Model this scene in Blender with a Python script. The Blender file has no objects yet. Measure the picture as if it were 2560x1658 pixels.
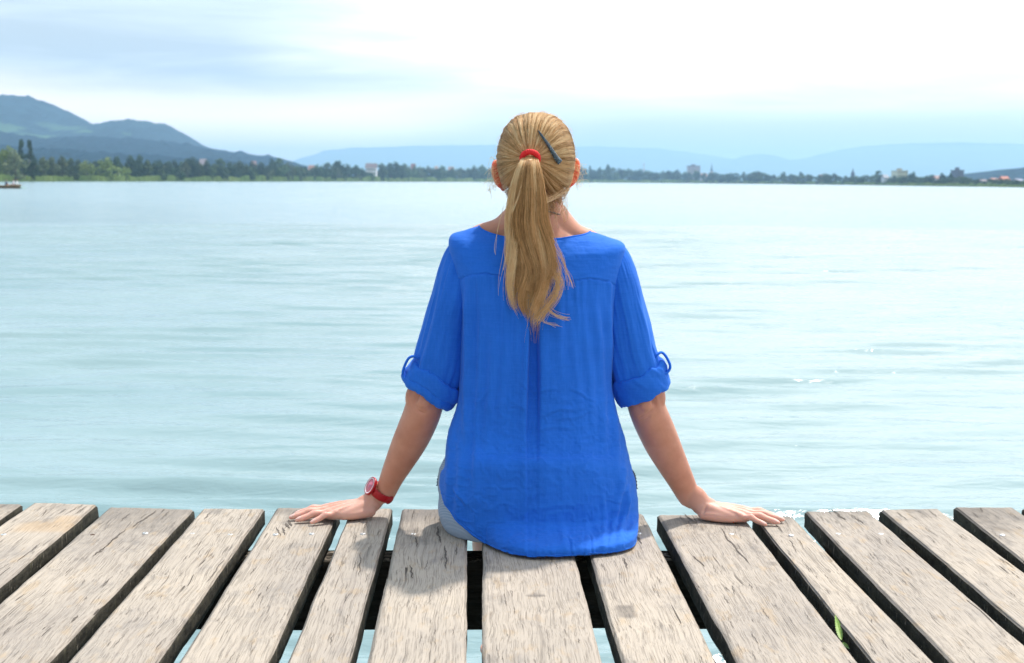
import bpy, bmesh, math, random
import numpy as np
from mathutils import Vector, Matrix
from math import radians, sin, cos, pi

scn = bpy.context.scene
COL = scn.collection
rng = np.random.default_rng(7)
random.seed(7)

# ------------------------------------------------------------------ camera
EYE = 0.77            # eye height over the deck (deck top is z = 0)
FPX = 3340.0          # focal length in pixels of the 2560 px wide photograph
WATER_Z = -0.72
yaw, pitch, roll = math.atan(80 / FPX), math.atan((829 - 452) / FPX), radians(0.4)
Fw = np.array([sin(yaw) * cos(pitch), cos(yaw) * cos(pitch), -sin(pitch)])
Rt = np.array([cos(yaw), -sin(yaw), 0.0])
Up = np.cross(Rt, Fw)
R2 = Rt * cos(roll) + Up * sin(roll)
U2 = -Rt * sin(roll) + Up * cos(roll)
cam_d = bpy.data.cameras.new('camera')
cam = bpy.data.objects.new('camera', cam_d)
COL.objects.link(cam)
M4 = Matrix(((R2[0], U2[0], -Fw[0], 0), (R2[1], U2[1], -Fw[1], 0), (R2[2], U2[2], -Fw[2], EYE), (0, 0, 0, 1)))
cam.matrix_world = M4
cam_d.sensor_width = 36.0
cam_d.lens = FPX / 2560 * 36.0
cam_d.clip_start = 0.05
cam_d.clip_end = 60000
cam_d.dof.use_dof = True
cam_d.dof.focus_distance = 2.85
cam_d.dof.aperture_fstop = 8.0
scn.camera = cam
scn.cycles.volume_bounces = 1
EYEV = np.array([0, 0, EYE])


def ray(px, py):
    """direction (y = 1) through a point of the 2560 x 1658 photograph"""
    px = np.asarray(px, float); py = np.asarray(py, float)
    d = Fw + ((px - 1280) / FPX)[..., None] * R2 - ((py - 829) / FPX)[..., None] * U2
    return d / d[..., 1:2]


def P(px, py, Y):
    return EYEV + ray(px, py) * np.asarray(Y, float)[..., None]


def PD(dx, dy, Y):
    """same, from coordinates read off the 2379 px wide view"""
    return P(np.asarray(dx, float) * 1.0761, np.asarray(dy, float) * 1.0761, Y)


def D(px, py, z=0.0):
    r = ray(px, py)
    t = (z - EYE) / r[..., 2:3]
    return EYEV + r * t


# ------------------------------------------------------------------ world and sun
SUN_DIR = np.array([0.24, 0.36, 0.86]); SUN_DIR /= np.linalg.norm(SUN_DIR)
sun_el = math.asin(SUN_DIR[2]); sun_az = math.atan2(SUN_DIR[0], SUN_DIR[1])
scn.view_settings.view_transform = 'Standard'
scn.view_settings.look = 'None'
scn.view_settings.gamma = 1.0
scn.view_settings.exposure = 0.30

world = bpy.data.worlds.new('World')
scn.world = world
world.use_nodes = True
nt = world.node_tree
for n in list(nt.nodes):
    nt.nodes.remove(n)


class NT:
    """small helper to write node trees"""
    def __init__(self, tree):
        self.t = tree

    def n(self, kind, **kw):
        nd = self.t.nodes.new(kind)
        for k, v in kw.items():
            if k in ('inp',):
                continue
            setattr(nd, k, v)
        for k, v in kw.get('inp', {}).items():
            if hasattr(v, 'is_output') or isinstance(v, bpy.types.NodeSocket):
                self.t.links.new(v, nd.inputs[k])
            else:
                nd.inputs[k].default_value = v
        return nd

    def link(self, a, b):
        self.t.links.new(a, b)

    def math(self, op, a, b=0.5, c=0.5, clamp=False):
        nd = self.n('ShaderNodeMath', operation=op, use_clamp=clamp)
        for i, v in enumerate((a, b, c)):
            if isinstance(v, bpy.types.NodeSocket):
                self.link(v, nd.inputs[i])
            else:
                nd.inputs[i].default_value = v
        return nd.outputs[0]

    def mix(self, fac, a, b, blend='MIX'):
        nd = self.n('ShaderNodeMix', data_type='RGBA', blend_type=blend)
        for i, v in ((0, fac), (6, a), (7, b)):
            if isinstance(v, bpy.types.NodeSocket):
                self.link(v, nd.inputs[i])
            else:
                nd.inputs[i].default_value = v if i == 0 else ((*v, 1) if len(v) == 3 else v)
        return nd.outputs[2]

    def ramp(self, fac, stops, interp='LINEAR'):
        nd = self.n('ShaderNodeValToRGB')
        cr = nd.color_ramp
        cr.interpolation = interp
        while len(cr.elements) < len(stops):
            cr.elements.new(0.5)
        for e, (p, c) in zip(cr.elements, stops):
            e.position = p
            if not hasattr(c, '__len__'):
                c = (c, c, c)
            e.color = (*c, 1) if len(c) == 3 else c
        self.link(fac, nd.inputs[0])
        return nd.outputs[0]

    def rng(self, v, a, b, c=0.0, d=1.0, smooth=False):
        nd = self.n('ShaderNodeMapRange', interpolation_type='SMOOTHSTEP' if smooth else 'LINEAR')
        self.link(v, nd.inputs[0])
        for i, x in enumerate((a, b, c, d)):
            nd.inputs[1 + i].default_value = x
        return nd.outputs[0]

    def noise(self, vec, scale, detail=4, rough=0.5, dist=0.0):
        nd = self.n('ShaderNodeTexNoise', inp={'Scale': scale, 'Detail': detail, 'Roughness': rough, 'Distortion': dist})
        if vec is not None:
            self.link(vec, nd.inputs['Vector'])
        return nd.outputs[0]

    def mapping(self, vec, loc=(0, 0, 0), rot=(0, 0, 0), scale=(1, 1, 1)):
        nd = self.n('ShaderNodeMapping', inp={'Location': loc, 'Rotation': rot, 'Scale': scale})
        self.link(vec, nd.inputs['Vector'])
        return nd.outputs[0]


W = NT(nt)
wo = W.n('ShaderNodeOutputWorld')
bg = W.n('ShaderNodeBackground')
W.link(bg.outputs[0], wo.inputs[0])
sky = W.n('ShaderNodeTexSky', sky_type='NISHITA', sun_disc=False, sun_elevation=sun_el, sun_rotation=sun_az,
          air_density=1.0, dust_density=2.0)
tc = W.n('ShaderNodeTexCoord')
dirv = tc.outputs['Generated']
sep = W.n('ShaderNodeSeparateXYZ'); W.link(dirv, sep.inputs[0])
X, Y, Z = sep.outputs
SKY_K = 0.07
skyc = W.mix(1.0, sky.outputs[0], (SKY_K, SKY_K, SKY_K), 'MULTIPLY')
# a layer of cloud: azimuth and height of the direction, stretched along the horizon
az = W.math('ARCTAN2', X, Y)
lowv = W.n('ShaderNodeCombineXYZ', inp={0: az, 1: W.math('MULTIPLY', Z, 4.2), 2: 0.3}).outputs[0]
n1 = W.noise(lowv, 2.3, 5, 0.5, 0.5)
n2 = W.noise(W.mapping(lowv, loc=(3, 1, 0), scale=(1, 1.9, 1)), 5.0, 6, 0.55, 0.4)
# east-west: blue-grey cloud to the left, bright veil to the right
side = W.rng(W.math('ADD', az, W.math('MULTIPLY', W.math('SUBTRACT', n1, 0.5), 0.5)), -0.15, 0.12, 0, 1, True)
cl_dark = (0.56, 0.64, 0.68)
cl_mid = (0.76, 0.83, 0.86)
cl_lit = (1.75, 1.65, 1.55)
lump = W.rng(n2, 0.36, 0.64, 0, 1, True)
leftc = W.mix(lump, cl_dark, cl_mid)
# more light low over the left hills and at the very top
lowband = W.math('SUBTRACT', 1.0, W.rng(W.math('ADD', Z, W.math('MULTIPLY', W.math('SUBTRACT', n1, 0.5), 0.04)), 0.038, 0.078, 0, 1, True))
lowband = W.math('MULTIPLY', lowband, 0.85)
leftc = W.mix(lowband, leftc, (2.1, 1.7, 1.42))
topb = W.rng(W.math('ADD', Z, W.math('MULTIPLY', W.math('SUBTRACT', n2, 0.5), 0.05)), 0.09, 0.15, 0, 0.7, True)
leftc = W.mix(topb, leftc, (0.76, 0.88, 0.94))
rightc = W.mix(W.rng(n2, 0.3, 0.7, 0, 1, True), (1.2, 1.15, 1.11), cl_lit)
rightc = W.mix(W.rng(Z, 0.03, 0.075, 0, 1, True), (0.76, 0.76, 0.82), rightc)
lowc = W.mix(side, leftc, rightc)
# the rest of the dome (seen only by reflections and as light)
n3 = W.noise(W.mapping(dirv, scale=(1, 1, 2.2)), 3.2, 5, 0.55)
high = W.mix(W.rng(n3, 0.4, 0.62, 0, 1, True), (0.42, 0.64, 0.78), (1.42, 1.45, 1.47))
high = W.mix(0.25, high, skyc)
east = W.rng(X, -0.14, 0.26, 0, 1, True)
high = W.mix(W.math('MULTIPLY', east, 0.85), high, (2.3, 2.3, 2.24))
# sky darkened behind the camera for contrast, cutting the frontal fill light
high = W.mix(W.rng(Y, 0.15, -0.7, 0, 0.68, True), high, (0.16, 0.20, 0.22))
high = W.mix(W.rng(Z, 0.62, 0.95, 0, 0.7, True), high, (0.38, 0.50, 0.62))
up = W.rng(Z, 0.14, 0.30, 0, 1, True)
cloud = W.mix(up, lowc, high)
W.link(cloud, bg.inputs[0])
bg.inputs[1].default_value = 1.0

sun_d = bpy.data.lights.new('sun', 'SUN')
sun = bpy.data.objects.new('sun', sun_d)
COL.objects.link(sun)
sun_d.energy = 3.9
sun_d.angle = radians(2.5)
sun_d.color = (1.0, 0.95, 0.87)
sun.rotation_euler = Vector(-SUN_DIR).to_track_quat('-Z', 'Y').to_euler()
sun.location = (3, 3, 12)

# ------------------------------------------------------------------ mesh helpers


def tag(o, label=None, cat=None, group=None, kind=None):
    if label: o['label'] = label
    if cat: o['category'] = cat
    if group: o['group'] = group
    if kind: o['kind'] = kind
    return o


def empty(name, loc=(0, 0, 0), **kw):
    o = bpy.data.objects.new(name, None)
    COL.objects.link(o)
    o.location = loc
    o.empty_display_size = 0.1
    return tag(o, **kw)


def mesh_obj(name, verts, faces, mats, parent=None, smooth=True, mi=None):
    me = bpy.data.meshes.new(name)
    verts = np.asarray(verts, float)
    if isinstance(faces, np.ndarray):
        nf, w = faces.shape
        me.vertices.add(len(verts))
        me.vertices.foreach_set('co', verts.astype(np.float32).ravel())
        me.loops.add(nf * w)
        me.loops.foreach_set('vertex_index', faces.astype(np.int32).ravel())
        me.polygons.add(nf)
        me.polygons.foreach_set('loop_start', np.arange(nf, dtype=np.int32) * w)
        me.polygons.foreach_set('loop_total', np.full(nf, w, np.int32))
    else:
        me.from_pydata(verts.tolist(), [], faces)
    if not isinstance(mats, (list, tuple)):
        mats = [mats]
    for m in mats:
        me.materials.append(m)
    if mi is not None:
        me.polygons.foreach_set('material_index', np.asarray(mi, np.int32))
    me.polygons.foreach_set('use_smooth', [smooth] * len(me.polygons))
    me.update()
    o = bpy.data.objects.new(name, me)
    COL.objects.link(o)
    if parent is not None:
        o.parent = parent
        o.matrix_parent_inverse = parent_inv(parent)
    return o


def world_of(o):
    m = Matrix.LocRotScale(o.location, o.rotation_euler, o.scale)
    if o.parent is not None:
        m = world_of(o.parent) @ o.matrix_parent_inverse @ m
    return m


def parent_inv(p):
    return world_of(p).inverted()


class Soup:
    def __init__(self):
        self.v = []; self.f = []; self.n = 0; self.mi = []

    def add(self, v, f, mi=0):
        v = np.asarray(v, float)
        self.v.append(v)
        self.f += [[i + self.n for i in q] for q in f]
        self.mi += [mi] * len(f)
        self.n += len(v)
        return self

    def box(self, lo, hi, mi=0):
        (x0, y0, z0), (x1, y1, z1) = lo, hi
        v = [(x0, y0, z0), (x1, y0, z0), (x1, y1, z0), (x0, y1, z0), (x0, y0, z1), (x1, y0, z1), (x1, y1, z1), (x0, y1, z1)]
        f = [(0, 3, 2, 1), (4, 5, 6, 7), (0, 1, 5, 4), (1, 2, 6, 5), (2, 3, 7, 6), (3, 0, 4, 7)]
        return self.add(v, f, mi)

    def ellipsoid(self, c, r, nu=20, nv=12, axes=None, mi=0):
        c = np.asarray(c, float)
        vs = [(0, 0, 1)]
        for j in range(1, nv):
            a = pi * j / nv
            for i in range(nu):
                b = 2 * pi * i / nu
                vs.append((sin(a) * cos(b), sin(a) * sin(b), cos(a)))
        vs.append((0, 0, -1))
        vs = np.array(vs) * np.asarray(r)
        if axes is not None:
            vs = vs @ np.asarray(axes)
        f = []
        for i in range(nu):
            f.append((0, 1 + i, 1 + (i + 1) % nu))
            for j in range(nv - 2):
                a = 1 + j * nu
                f.append((a + i, a + nu + i, a + nu + (i + 1) % nu, a + (i + 1) % nu))
            a = 1 + (nv - 2) * nu
            f.append((a + i, len(vs) - 1, a + (i + 1) % nu))
        return self.add(vs + c, f, mi)

    def loft(self, rings, close=True, caps=True, mi=0):
        """rings: list of (n,3) arrays"""
        n = len(rings[0])
        v = np.concatenate(rings)
        f = []
        for k in range(len(rings) - 1):
            a, b = k * n, (k + 1) * n
            for i in range(n if close else n - 1):
                j = (i + 1) % n
                f.append((a + i, a + j, b + j, b + i))
        if caps and close:
            f.append(tuple(range(n))[::-1])
            f.append(tuple(range((len(rings) - 1) * n, len(rings) * n)))
        return self.add(v, f, mi)

    def tube(self, pts, rad, n=20, ref=(0, 1, 0), flat=None, sub=6, caps=True, mi=0, round_ends=True):
        """smooth tube; rad may be scalars or (r_ref, r_side) pairs"""
        pts = np.asarray(pts, float)
        rad = np.asarray([(r, r) if not hasattr(r, '__len__') else r for r in rad], float)
        pts, rad = spline(pts, sub), np.maximum(spline(rad, sub), 1e-5)
        tan = np.gradient(pts, axis=0)
        tan /= np.linalg.norm(tan, axis=1, keepdims=True)
        ref = np.asarray(ref, float)
        th = np.arange(n) * 2 * pi / n
        rings = []
        for p, t, r in zip(pts, tan, rad):
            a = ref - t * (ref @ t)
            if np.linalg.norm(a) < 1e-3:
                a = np.array([1.0, 0, 0]) - t * t[0]
            a /= np.linalg.norm(a)
            b = np.cross(t, a)
            rings.append(p + np.outer(np.cos(th), a) * r[0] + np.outer(np.sin(th), b) * r[1])
        if round_ends:
            for end in (0, -1):
                c = pts[end]; t = tan[end] * (-1 if end == 0 else 1); r = rad[end].min()
                base = rings[end]
                ex = []
                for q in (0.4, 0.75, 0.95):
                    ex.append(c + (base - c) * math.sqrt(1 - q * q) + t * r * q)
                rings = (ex[::-1] + rings) if end == 0 else (rings + ex)
        return self.loft(rings, True, caps, mi)

    def build(self, name, mats, parent=None, smooth=True):
        return mesh_obj(name, np.concatenate(self.v), self.f, mats, parent, smooth, self.mi)


def spline(p, sub):
    """Catmull-Rom through the rows of p"""
    p = np.asarray(p, float)
    if p.ndim == 1:
        p = p[:, None]
    if sub <= 1 or len(p) < 3:
        if len(p) == 2 and sub > 1:
            t = np.linspace(0, 1, sub + 1)[:, None]
            return p[0] * (1 - t) + p[1] * t
        return p
    q = np.vstack([2 * p[0] - p[1], p, 2 * p[-1] - p[-2]])
    out = []
    for i in range(1, len(q) - 2):
        t = np.linspace(0, 1, sub, endpoint=False)[:, None]
        a, b, c, d = q[i - 1], q[i], q[i + 1], q[i + 2]
        out.append(0.5 * ((2 * b) + (c - a) * t + (2 * a - 5 * b + 4 * c - d) * t ** 2 + (3 * b - a - 3 * c + d) * t ** 3))
    out.append(p[-1:])
    return np.vstack(out)


def _hash(ix, iy, seed):
    h = (ix.astype(np.int64) * 374761393 + iy.astype(np.int64) * 668265263 + seed * 1442695041) & 0xFFFFFFFF
    h = ((h ^ (h >> 13)) * 1274126177) & 0xFFFFFFFF
    h = h ^ (h >> 16)
    return (h & 0xFFFFFF) / float(0xFFFFFF)


def vnoise(x, y, seed=0):
    """2-D value noise, 0..1"""
    x = np.asarray(x, float); y = np.asarray(y, float)
    ix, iy = np.floor(x), np.floor(y)
    fx, fy = x - ix, y - iy
    fx = fx * fx * (3 - 2 * fx); fy = fy * fy * (3 - 2 * fy)
    a = _hash(ix, iy, seed); b = _hash(ix + 1, iy, seed); c = _hash(ix, iy + 1, seed); d = _hash(ix + 1, iy + 1, seed)
    return (a * (1 - fx) + b * fx) * (1 - fy) + (c * (1 - fx) + d * fx) * fy


def fbm(x, y, seed=0, oct=4, gain=0.5):
    s = 0; amp = 1; tot = 0
    for o in range(oct):
        s = s + amp * vnoise(x * 2 ** o, y * 2 ** o, seed + o * 17)
        tot += amp
        amp *= gain
    return s / tot


def grid_faces(nr, nc, wrap=False):
    i = np.arange(nr - 1)[:, None]; j = np.arange(nc if wrap else nc - 1)[None, :]
    j2 = (j + 1) % nc
    f = np.stack([i * nc + j, i * nc + j2, (i + 1) * nc + j2, (i + 1) * nc + j], -1).reshape(-1, 4)
    return f


def grid_normals(Pg, wrap=False):
    """normals of a (nr,nc,3) grid of points"""
    du = np.gradient(Pg, axis=0)
    if wrap:
        dv = (np.roll(Pg, -1, 1) - np.roll(Pg, 1, 1)) / 2
    else:
        dv = np.gradient(Pg, axis=1)
    n = np.cross(dv, du)
    n /= np.maximum(np.linalg.norm(n, axis=2, keepdims=True), 1e-9)
    return n


def gauss(x, c, w):
    return np.exp(-((x - c) / w) ** 2)


def sstep(x, a, b):
    t = np.clip((x - a) / (b - a), 0, 1)
    return t * t * (3 - 2 * t)


def copy_tree(o, parent=None):
    c = o.copy()
    COL.objects.link(c)
    if parent is not None:
        c.parent = parent
    for ch in [x for x in bpy.data.objects if x.parent == o]:
        copy_tree(ch, c)
    return c


# ------------------------------------------------------------------ materials


def mat(name):
    m = bpy.data.materials.new(name)
    m.use_nodes = True
    t = m.node_tree
    for n in list(t.nodes):
        if n.type not in ('BSDF_PRINCIPLED', 'OUTPUT_MATERIAL'):
            t.nodes.remove(n)
    k = NT(t)
    b = [n for n in t.nodes if n.type == 'BSDF_PRINCIPLED'][0]
    return m, k, b


def simple(name, col, rough=0.6, var=0.12, scale=8.0, bump=0.0, metal=0.0, spec=0.5):
    m, k, b = mat(name)
    tcn = k.n('ShaderNodeTexCoord')
    n = k.noise(tcn.outputs['Object'], scale, 4, 0.6)
    dark = tuple(c * (1 - var) for c in col); lite = tuple(min(1, c * (1 + var)) for c in col)
    k.link(k.mix(k.rng(n, 0.3, 0.7), dark, lite), b.inputs['Base Color'])
    b.inputs['Roughness'].default_value = rough
    b.inputs['Metallic'].default_value = metal
    b.inputs['Specular IOR Level'].default_value = spec
    if bump:
        bp = k.n('ShaderNodeBump', inp={'Strength': bump, 'Distance': 0.002})
        k.link(n, bp.inputs['Height'])
        k.link(bp.outputs[0], b.inputs['Normal'])
    return m
# ================================================================== the setting
# ------------------------------------------------------------------ water


def water_material():
    m, k, b = mat('lake_water')
    geo = k.n('ShaderNodeNewGeometry').outputs['Position']
    dist = k.n('ShaderNodeVectorMath', operation='LENGTH'); k.link(geo, dist.inputs[0])
    r = dist.outputs['Value']
    big = k.noise(k.mapping(geo, scale=(0.02, 0.012, 1)), 1.0, 3, 0.5)
    calm = k.rng(k.math('ADD', r, k.math('MULTIPLY', k.math('SUBTRACT', big, 0.5), 110)), 62, 96, 1, 0.0, True)
    a = k.noise(k.mapping(geo, scale=(3.2, 13.0, 1), rot=(0, 0, 0.10)), 1.0, 4, 0.55, 0.3)
    c = k.noise(k.mapping(geo, scale=(0.55, 3.4, 1), rot=(0, 0, -0.08)), 1.0, 4, 0.55, 0.3)
    f = k.noise(k.mapping(geo, scale=(8, 15, 1)), 1.0, 3, 0.5, 0.6)
    patch = k.rng(k.noise(k.mapping(geo, scale=(0.09, 0.16, 1)), 1.0, 3, 0.5), 0.35, 0.65, 0.25, 1.0, True)
    h = k.math('ADD', k.math('MULTIPLY', a, 0.014), k.math('MULTIPLY', c, k.rng(r, 12, 34, 0.006, 0.052)))
    h = k.math('ADD', h, k.math('MULTIPLY', k.math('MULTIPLY', f, 0.0035), patch))
    h = k.math('MULTIPLY', h, k.math('MAXIMUM', calm, 0.5))
    bp = k.n('ShaderNodeBump', inp={'Strength': 0.85, 'Distance': 1.0})
    k.link(h, bp.inputs['Height'])
    k.link(bp.outputs[0], b.inputs['Normal'])
    tint = k.mix(k.rng(k.noise(k.mapping(geo, scale=(0.3, 0.5, 1)), 1.0, 3), 0.3, 0.7), (0.185, 0.29, 0.312), (0.24, 0.34, 0.36))
    k.link(tint, b.inputs['Base Color'])
    k.link(k.rng(r, 8, 120, 0.11, 0.18), b.inputs['Roughness'])
    b.inputs['IOR'].default_value = 1.34
    return m


def build_water():
    az = np.concatenate([np.linspace(-34, 34, 620), np.linspace(36, 324, 60)]) * pi / 180
    r = [0.5]
    while r[-1] < 15000:
        x = r[-1]
        if x < 45:
            dr = min(max(x * x * 0.0008, 0.018), 0.055 if x < 28 else 0.055 + (x - 28) * 0.003)
        else:
            dr = max(0.10, (x - 45) * 0.05 + 0.1)
        r.append(x + dr)
    r = np.array(r)
    step = np.gradient(r)
    Rg, A = np.meshgrid(r, az, indexing='ij')
    S = np.maximum(np.broadcast_to(step[:, None], Rg.shape), Rg * 0.0022)
    x = Rg * np.sin(A); y = Rg * np.cos(A)
    z = np.zeros_like(x)
    R = np.random.default_rng(3)
    env1 = fbm(x * 0.22, y * 0.35, 5, 3)
    env2 = fbm(x * 0.5 + 7, y * 0.7, 9, 3)
    wx = x + (fbm(x * 0.6, y * 0.6, 31, 2) - 0.5) * 0.5
    wy = y + (fbm(x * 0.45, y * 0.5, 37, 2) - 0.5) * 0.5
    for i in range(44):
        if i < 14:
            lam = R.uniform(0.17, 0.36) if i < 8 else R.uniform(0.36, 0.68); th = R.normal(0.07, 0.10); slope = 0.041; e = 0.45 + 1.0 * env1
        elif i < 30:
            lam = R.uniform(0.11, 0.2); th = R.normal(-0.05, 0.4); slope = 0.014; e = env2 * 1.6
        else:
            lam = R.uniform(0.08, 0.12); th = R.normal(0, 0.7); slope = 0.011; e = env2 * env1 * 2.4
        kx, ky = sin(th) * 2 * pi / lam, cos(th) * 2 * pi / lam
        amp = slope * lam / (2 * pi)
        att = np.clip((lam / S - 2.5) / 3, 0, 1)
        ph = wx * kx + wy * ky + R.uniform(0, 6.28)
        z += (1.5 if i < 14 else 1.0) * amp * att * e * (np.sin(ph) - 0.28 * np.cos(2 * ph))
    z += WATER_Z
    v = np.stack([x, y, z], -1)
    nr, nc = x.shape
    f = grid_faces(nr, nc, wrap=True)[:, ::-1]
    v = np.vstack([v.reshape(-1, 3), [[0, 0, WATER_Z]]])
    o = mesh_obj('water', v, f, water_material())
    tag(o, kind='structure')
    return o


build_water()

# ------------------------------------------------------------------ far shore
SH_PX = np.array([-2600, -1200, -500, 0, 320, 640, 950, 1240, 1500, 1700, 2000, 2300, 2560, 3200, 4500])
SH_D = np.array([420, 430, 445, 460, 600, 790, 1150, 1500, 1650, 1700, 1270, 860, 640, 600, 620.])


def shore_d(px):
    return np.interp(px, SH_PX, SH_D)


def at_shore(px, back=0.0):
    """point on the far shore in the direction of px, `back` metres inland"""
    d = shore_d(px) + back
    return np.array([(px - 1200) / FPX * d, d])


m_ground, k, b = mat('meadow_ground')
g = k.n('ShaderNodeNewGeometry').outputs['Position']
nn = k.noise(k.mapping(g, scale=(0.01, 0.004, 1)), 1.0, 5, 0.6)
k.link(k.mix(k.rng(nn, 0.35, 0.65), (0.05, 0.085, 0.03), (0.12, 0.17, 0.05)), b.inputs['Base Color'])
b.inputs['Roughness'].default_value = 0.95
b.inputs['Specular IOR Level'].default_value = 0.1
px = np.concatenate([np.linspace(-2600, -100, 30), np.linspace(-60, 2620, 240), np.linspace(2700, 4500, 20)])
rows = [(-4, -0.6), (0, 0.05), (3, 0.5), (20, 1.2), (70, 2.4), (200, 3.0), (1500, 4), (14500, 6)]
V = []
for back, z in rows:
    for p in px:
        s = at_shore(p, 0)
        u = s / np.linalg.norm(s)
        q = s + np.array([u[0] * 0.5, 1.0]) * back
        q = q + np.array([0, (fbm(np.array(p * 0.06), np.array(0.5), 3, 3) - 0.5) * 14])
        V.append((q[0], q[1], WATER_Z + z))
o = mesh_obj('ground', np.array(V), grid_faces(len(rows), len(px)), m_ground)
tag(o, kind='structure')


def leaf_mat(name, a, c, scale=0.35):
    m, k, b = mat(name)
    g = k.n('ShaderNodeNewGeometry').outputs['Position']
    n = k.noise(g, scale, 4, 0.6)
    oi = k.n('ShaderNodeObjectInfo').outputs['Random']
    col = k.mix(k.rng(n, 0.3, 0.7), a, c)
    hs = k.n('ShaderNodeHueSaturation', inp={'Color': col})
    k.link(k.rng(oi, 0, 1, 0.485, 0.515), hs.inputs['Hue'])
    k.link(k.rng(oi, 0, 1, 0.8, 1.25), hs.inputs['Value'])
    k.link(hs.outputs[0], b.inputs['Base Color'])
    b.inputs['Roughness'].default_value = 0.8
    b.inputs['Specular IOR Level'].default_value = 0.15
    return m


# reeds and low scrub along the water: one mass
m_reed = leaf_mat('reeds', (0.20, 0.33, 0.10), (0.42, 0.52, 0.17), 0.03)
N = 26000
R = np.random.default_rng(11)
pr = R.uniform(-300, 2860, N)
hpx = np.interp(pr, [0, 320, 640, 1000, 1240, 1700, 2000, 2560], [16, 15, 14, 12, 10, 8, 7.5, 8])
d0 = shore_d(pr)
hh = hpx / FPX * d0 * (0.45 + 0.75 * fbm(pr * 0.04, pr * 0 + 2.0, 4, 4)) * R.uniform(0.75, 1.1, N)
back = R.uniform(-1.0, 14, N)
jit = (fbm(pr * 0.06, pr * 0 + 0.5, 3, 3) - 0.5) * 14
yy = d0 + back + jit; xx = (pr - 1200) / FPX * d0
ww = R.uniform(0.8, 1.8, N) * d0 / 700
ang = R.uniform(-0.6, 0.6, N)
dx, dy = np.cos(ang) * ww / 2, np.sin(ang) * ww / 2
zb = np.full(N, WATER_Z - 0.1)
q = np.stack([np.stack([xx - dx, yy - dy, zb], -1), np.stack([xx + dx, yy + dy, zb], -1),
              np.stack([xx + dx * .4, yy + dy * .4, zb + hh * R.uniform(.8, 1, N)], -1), np.stack([xx - dx * .5, yy - dy * .5, zb + hh], -1)], 1).reshape(-1, 3)
o = mesh_obj('reeds', q, np.arange(4 * N).reshape(-1, 4), m_reed, smooth=False)
tag(o, 'pale green reeds along the far shore at the water', 'reeds', kind='stuff')

# ------------------------------------------------------------------ hills


def forest_mat(name, forest, meadow, mscale, thr, tree=0.02):
    m, k, b = mat(name)
    g = k.n('ShaderNodeNewGeometry').outputs['Position']
    n = k.noise(k.mapping(g, scale=(mscale, mscale * 0.6, mscale * 3)), 1.0, 4, 0.5, 0.4)
    t = k.noise(g, tree, 4, 0.6)
    f = k.mix(k.rng(t, 0.3, 0.7), tuple(c * 0.6 for c in forest), tuple(c * 1.4 for c in forest))
    sz = k.n('ShaderNodeSeparateXYZ'); k.link(g, sz.inputs[0])
    lowf = k.rng(sz.outputs[2], 100, 150, 1, 0, True)
    k.link(k.mix(k.math('MULTIPLY', k.rng(n, thr, thr + 0.04, 0, 1, True), lowf), f, meadow), b.inputs['Base Color'])
    b.inputs['Roughness'].default_value = 0.95
    b.inputs['Specular IOR Level'].default_value = 0.0
    return m


def hill(name, sil, Yd, front, back, m, bump=4.0, seed=1, nx=420, bumpscale=0.03):
    sil = np.array(sil, float)
    px = np.linspace(sil[0, 0], sil[-1, 0], nx)
    py = np.interp(px, sil[:, 0], sil[:, 1])
    top = P(px, py, np.full(nx, float(Yd)))
    rows = np.concatenate([np.linspace(0, 1, 26), np.linspace(1.08, 2.0, 10)])
    V = np.zeros((len(rows), nx, 3))
    base = WATER_Z + 1.0
    for i, s in enumerate(rows):
        if s <= 1:
            y = Yd - front * (1 - s); hgt = s ** 0.75 * 0.97 + 0.03 * s
            w = fbm(top[:, 0] / Yd * 30 + 5, np.full(nx, s * 3.0), seed, 4) - 0.5
            hgt = hgt - (1 - s) * s * 0.6 * w
        else:
            y = Yd + back * (s - 1); hgt = 1 - (s - 1) ** 1.3
        z = base + (np.maximum(top[:, 2], base + 0.5) - base) * hgt
        x = top[:, 0] + (fbm(np.full(nx, s * 4), top[:, 0] / Yd * 20, seed + 3, 2) - 0.5) * 0
        n1 = fbm(x * bumpscale, np.full(nx, y * bumpscale), seed + 9, 4, 0.65) - 0.5
        z = z + n1 * bump * 2 * min(1, s * 4) * (1 if s <= 1 else 0.6)
        V[i, :, 0] = x; V[i, :, 1] = y; V[i, :, 2] = z
    o = mesh_obj(name, V.reshape(-1, 3), grid_faces(len(rows), nx), m, smooth=False)
    tag(o, kind='structure')
    return o


m_hillfar = forest_mat('hill_forest_far', (0.016, 0.038, 0.052), (0.07, 0.13, 0.08), 0.0042, 0.54)  # blue of the distant haze painted into the forest colour
m_hillmid = forest_mat('hill_forest_mid', (0.011, 0.028, 0.045), (0.04, 0.07, 0.055), 0.004, 0.72, 0.04)  # bluish as well, haze tint put into the forest colour
m_mount = forest_mat('mountain_slopes', (0.07, 0.09, 0.08), (0.14, 0.17, 0.12), 0.0006, 0.6, 0.004)
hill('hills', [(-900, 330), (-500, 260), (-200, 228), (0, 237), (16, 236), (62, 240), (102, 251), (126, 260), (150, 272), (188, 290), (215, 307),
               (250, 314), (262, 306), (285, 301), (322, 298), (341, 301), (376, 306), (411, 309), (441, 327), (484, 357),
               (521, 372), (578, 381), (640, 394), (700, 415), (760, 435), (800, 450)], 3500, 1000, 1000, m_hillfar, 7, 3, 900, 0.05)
hill('hills', [(-900, 330), (-300, 320), (0, 330), (32, 337), (107, 344), (215, 341), (322, 347), (403, 354), (484, 363), (521, 370), (578, 378),
               (605, 379), (640, 388), (667, 388), (694, 396), (721, 404), (745, 413), (780, 424), (830, 440), (870, 450)], 2500, 700, 900, m_hillmid, 6, 8, 900, 0.07)
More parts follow.
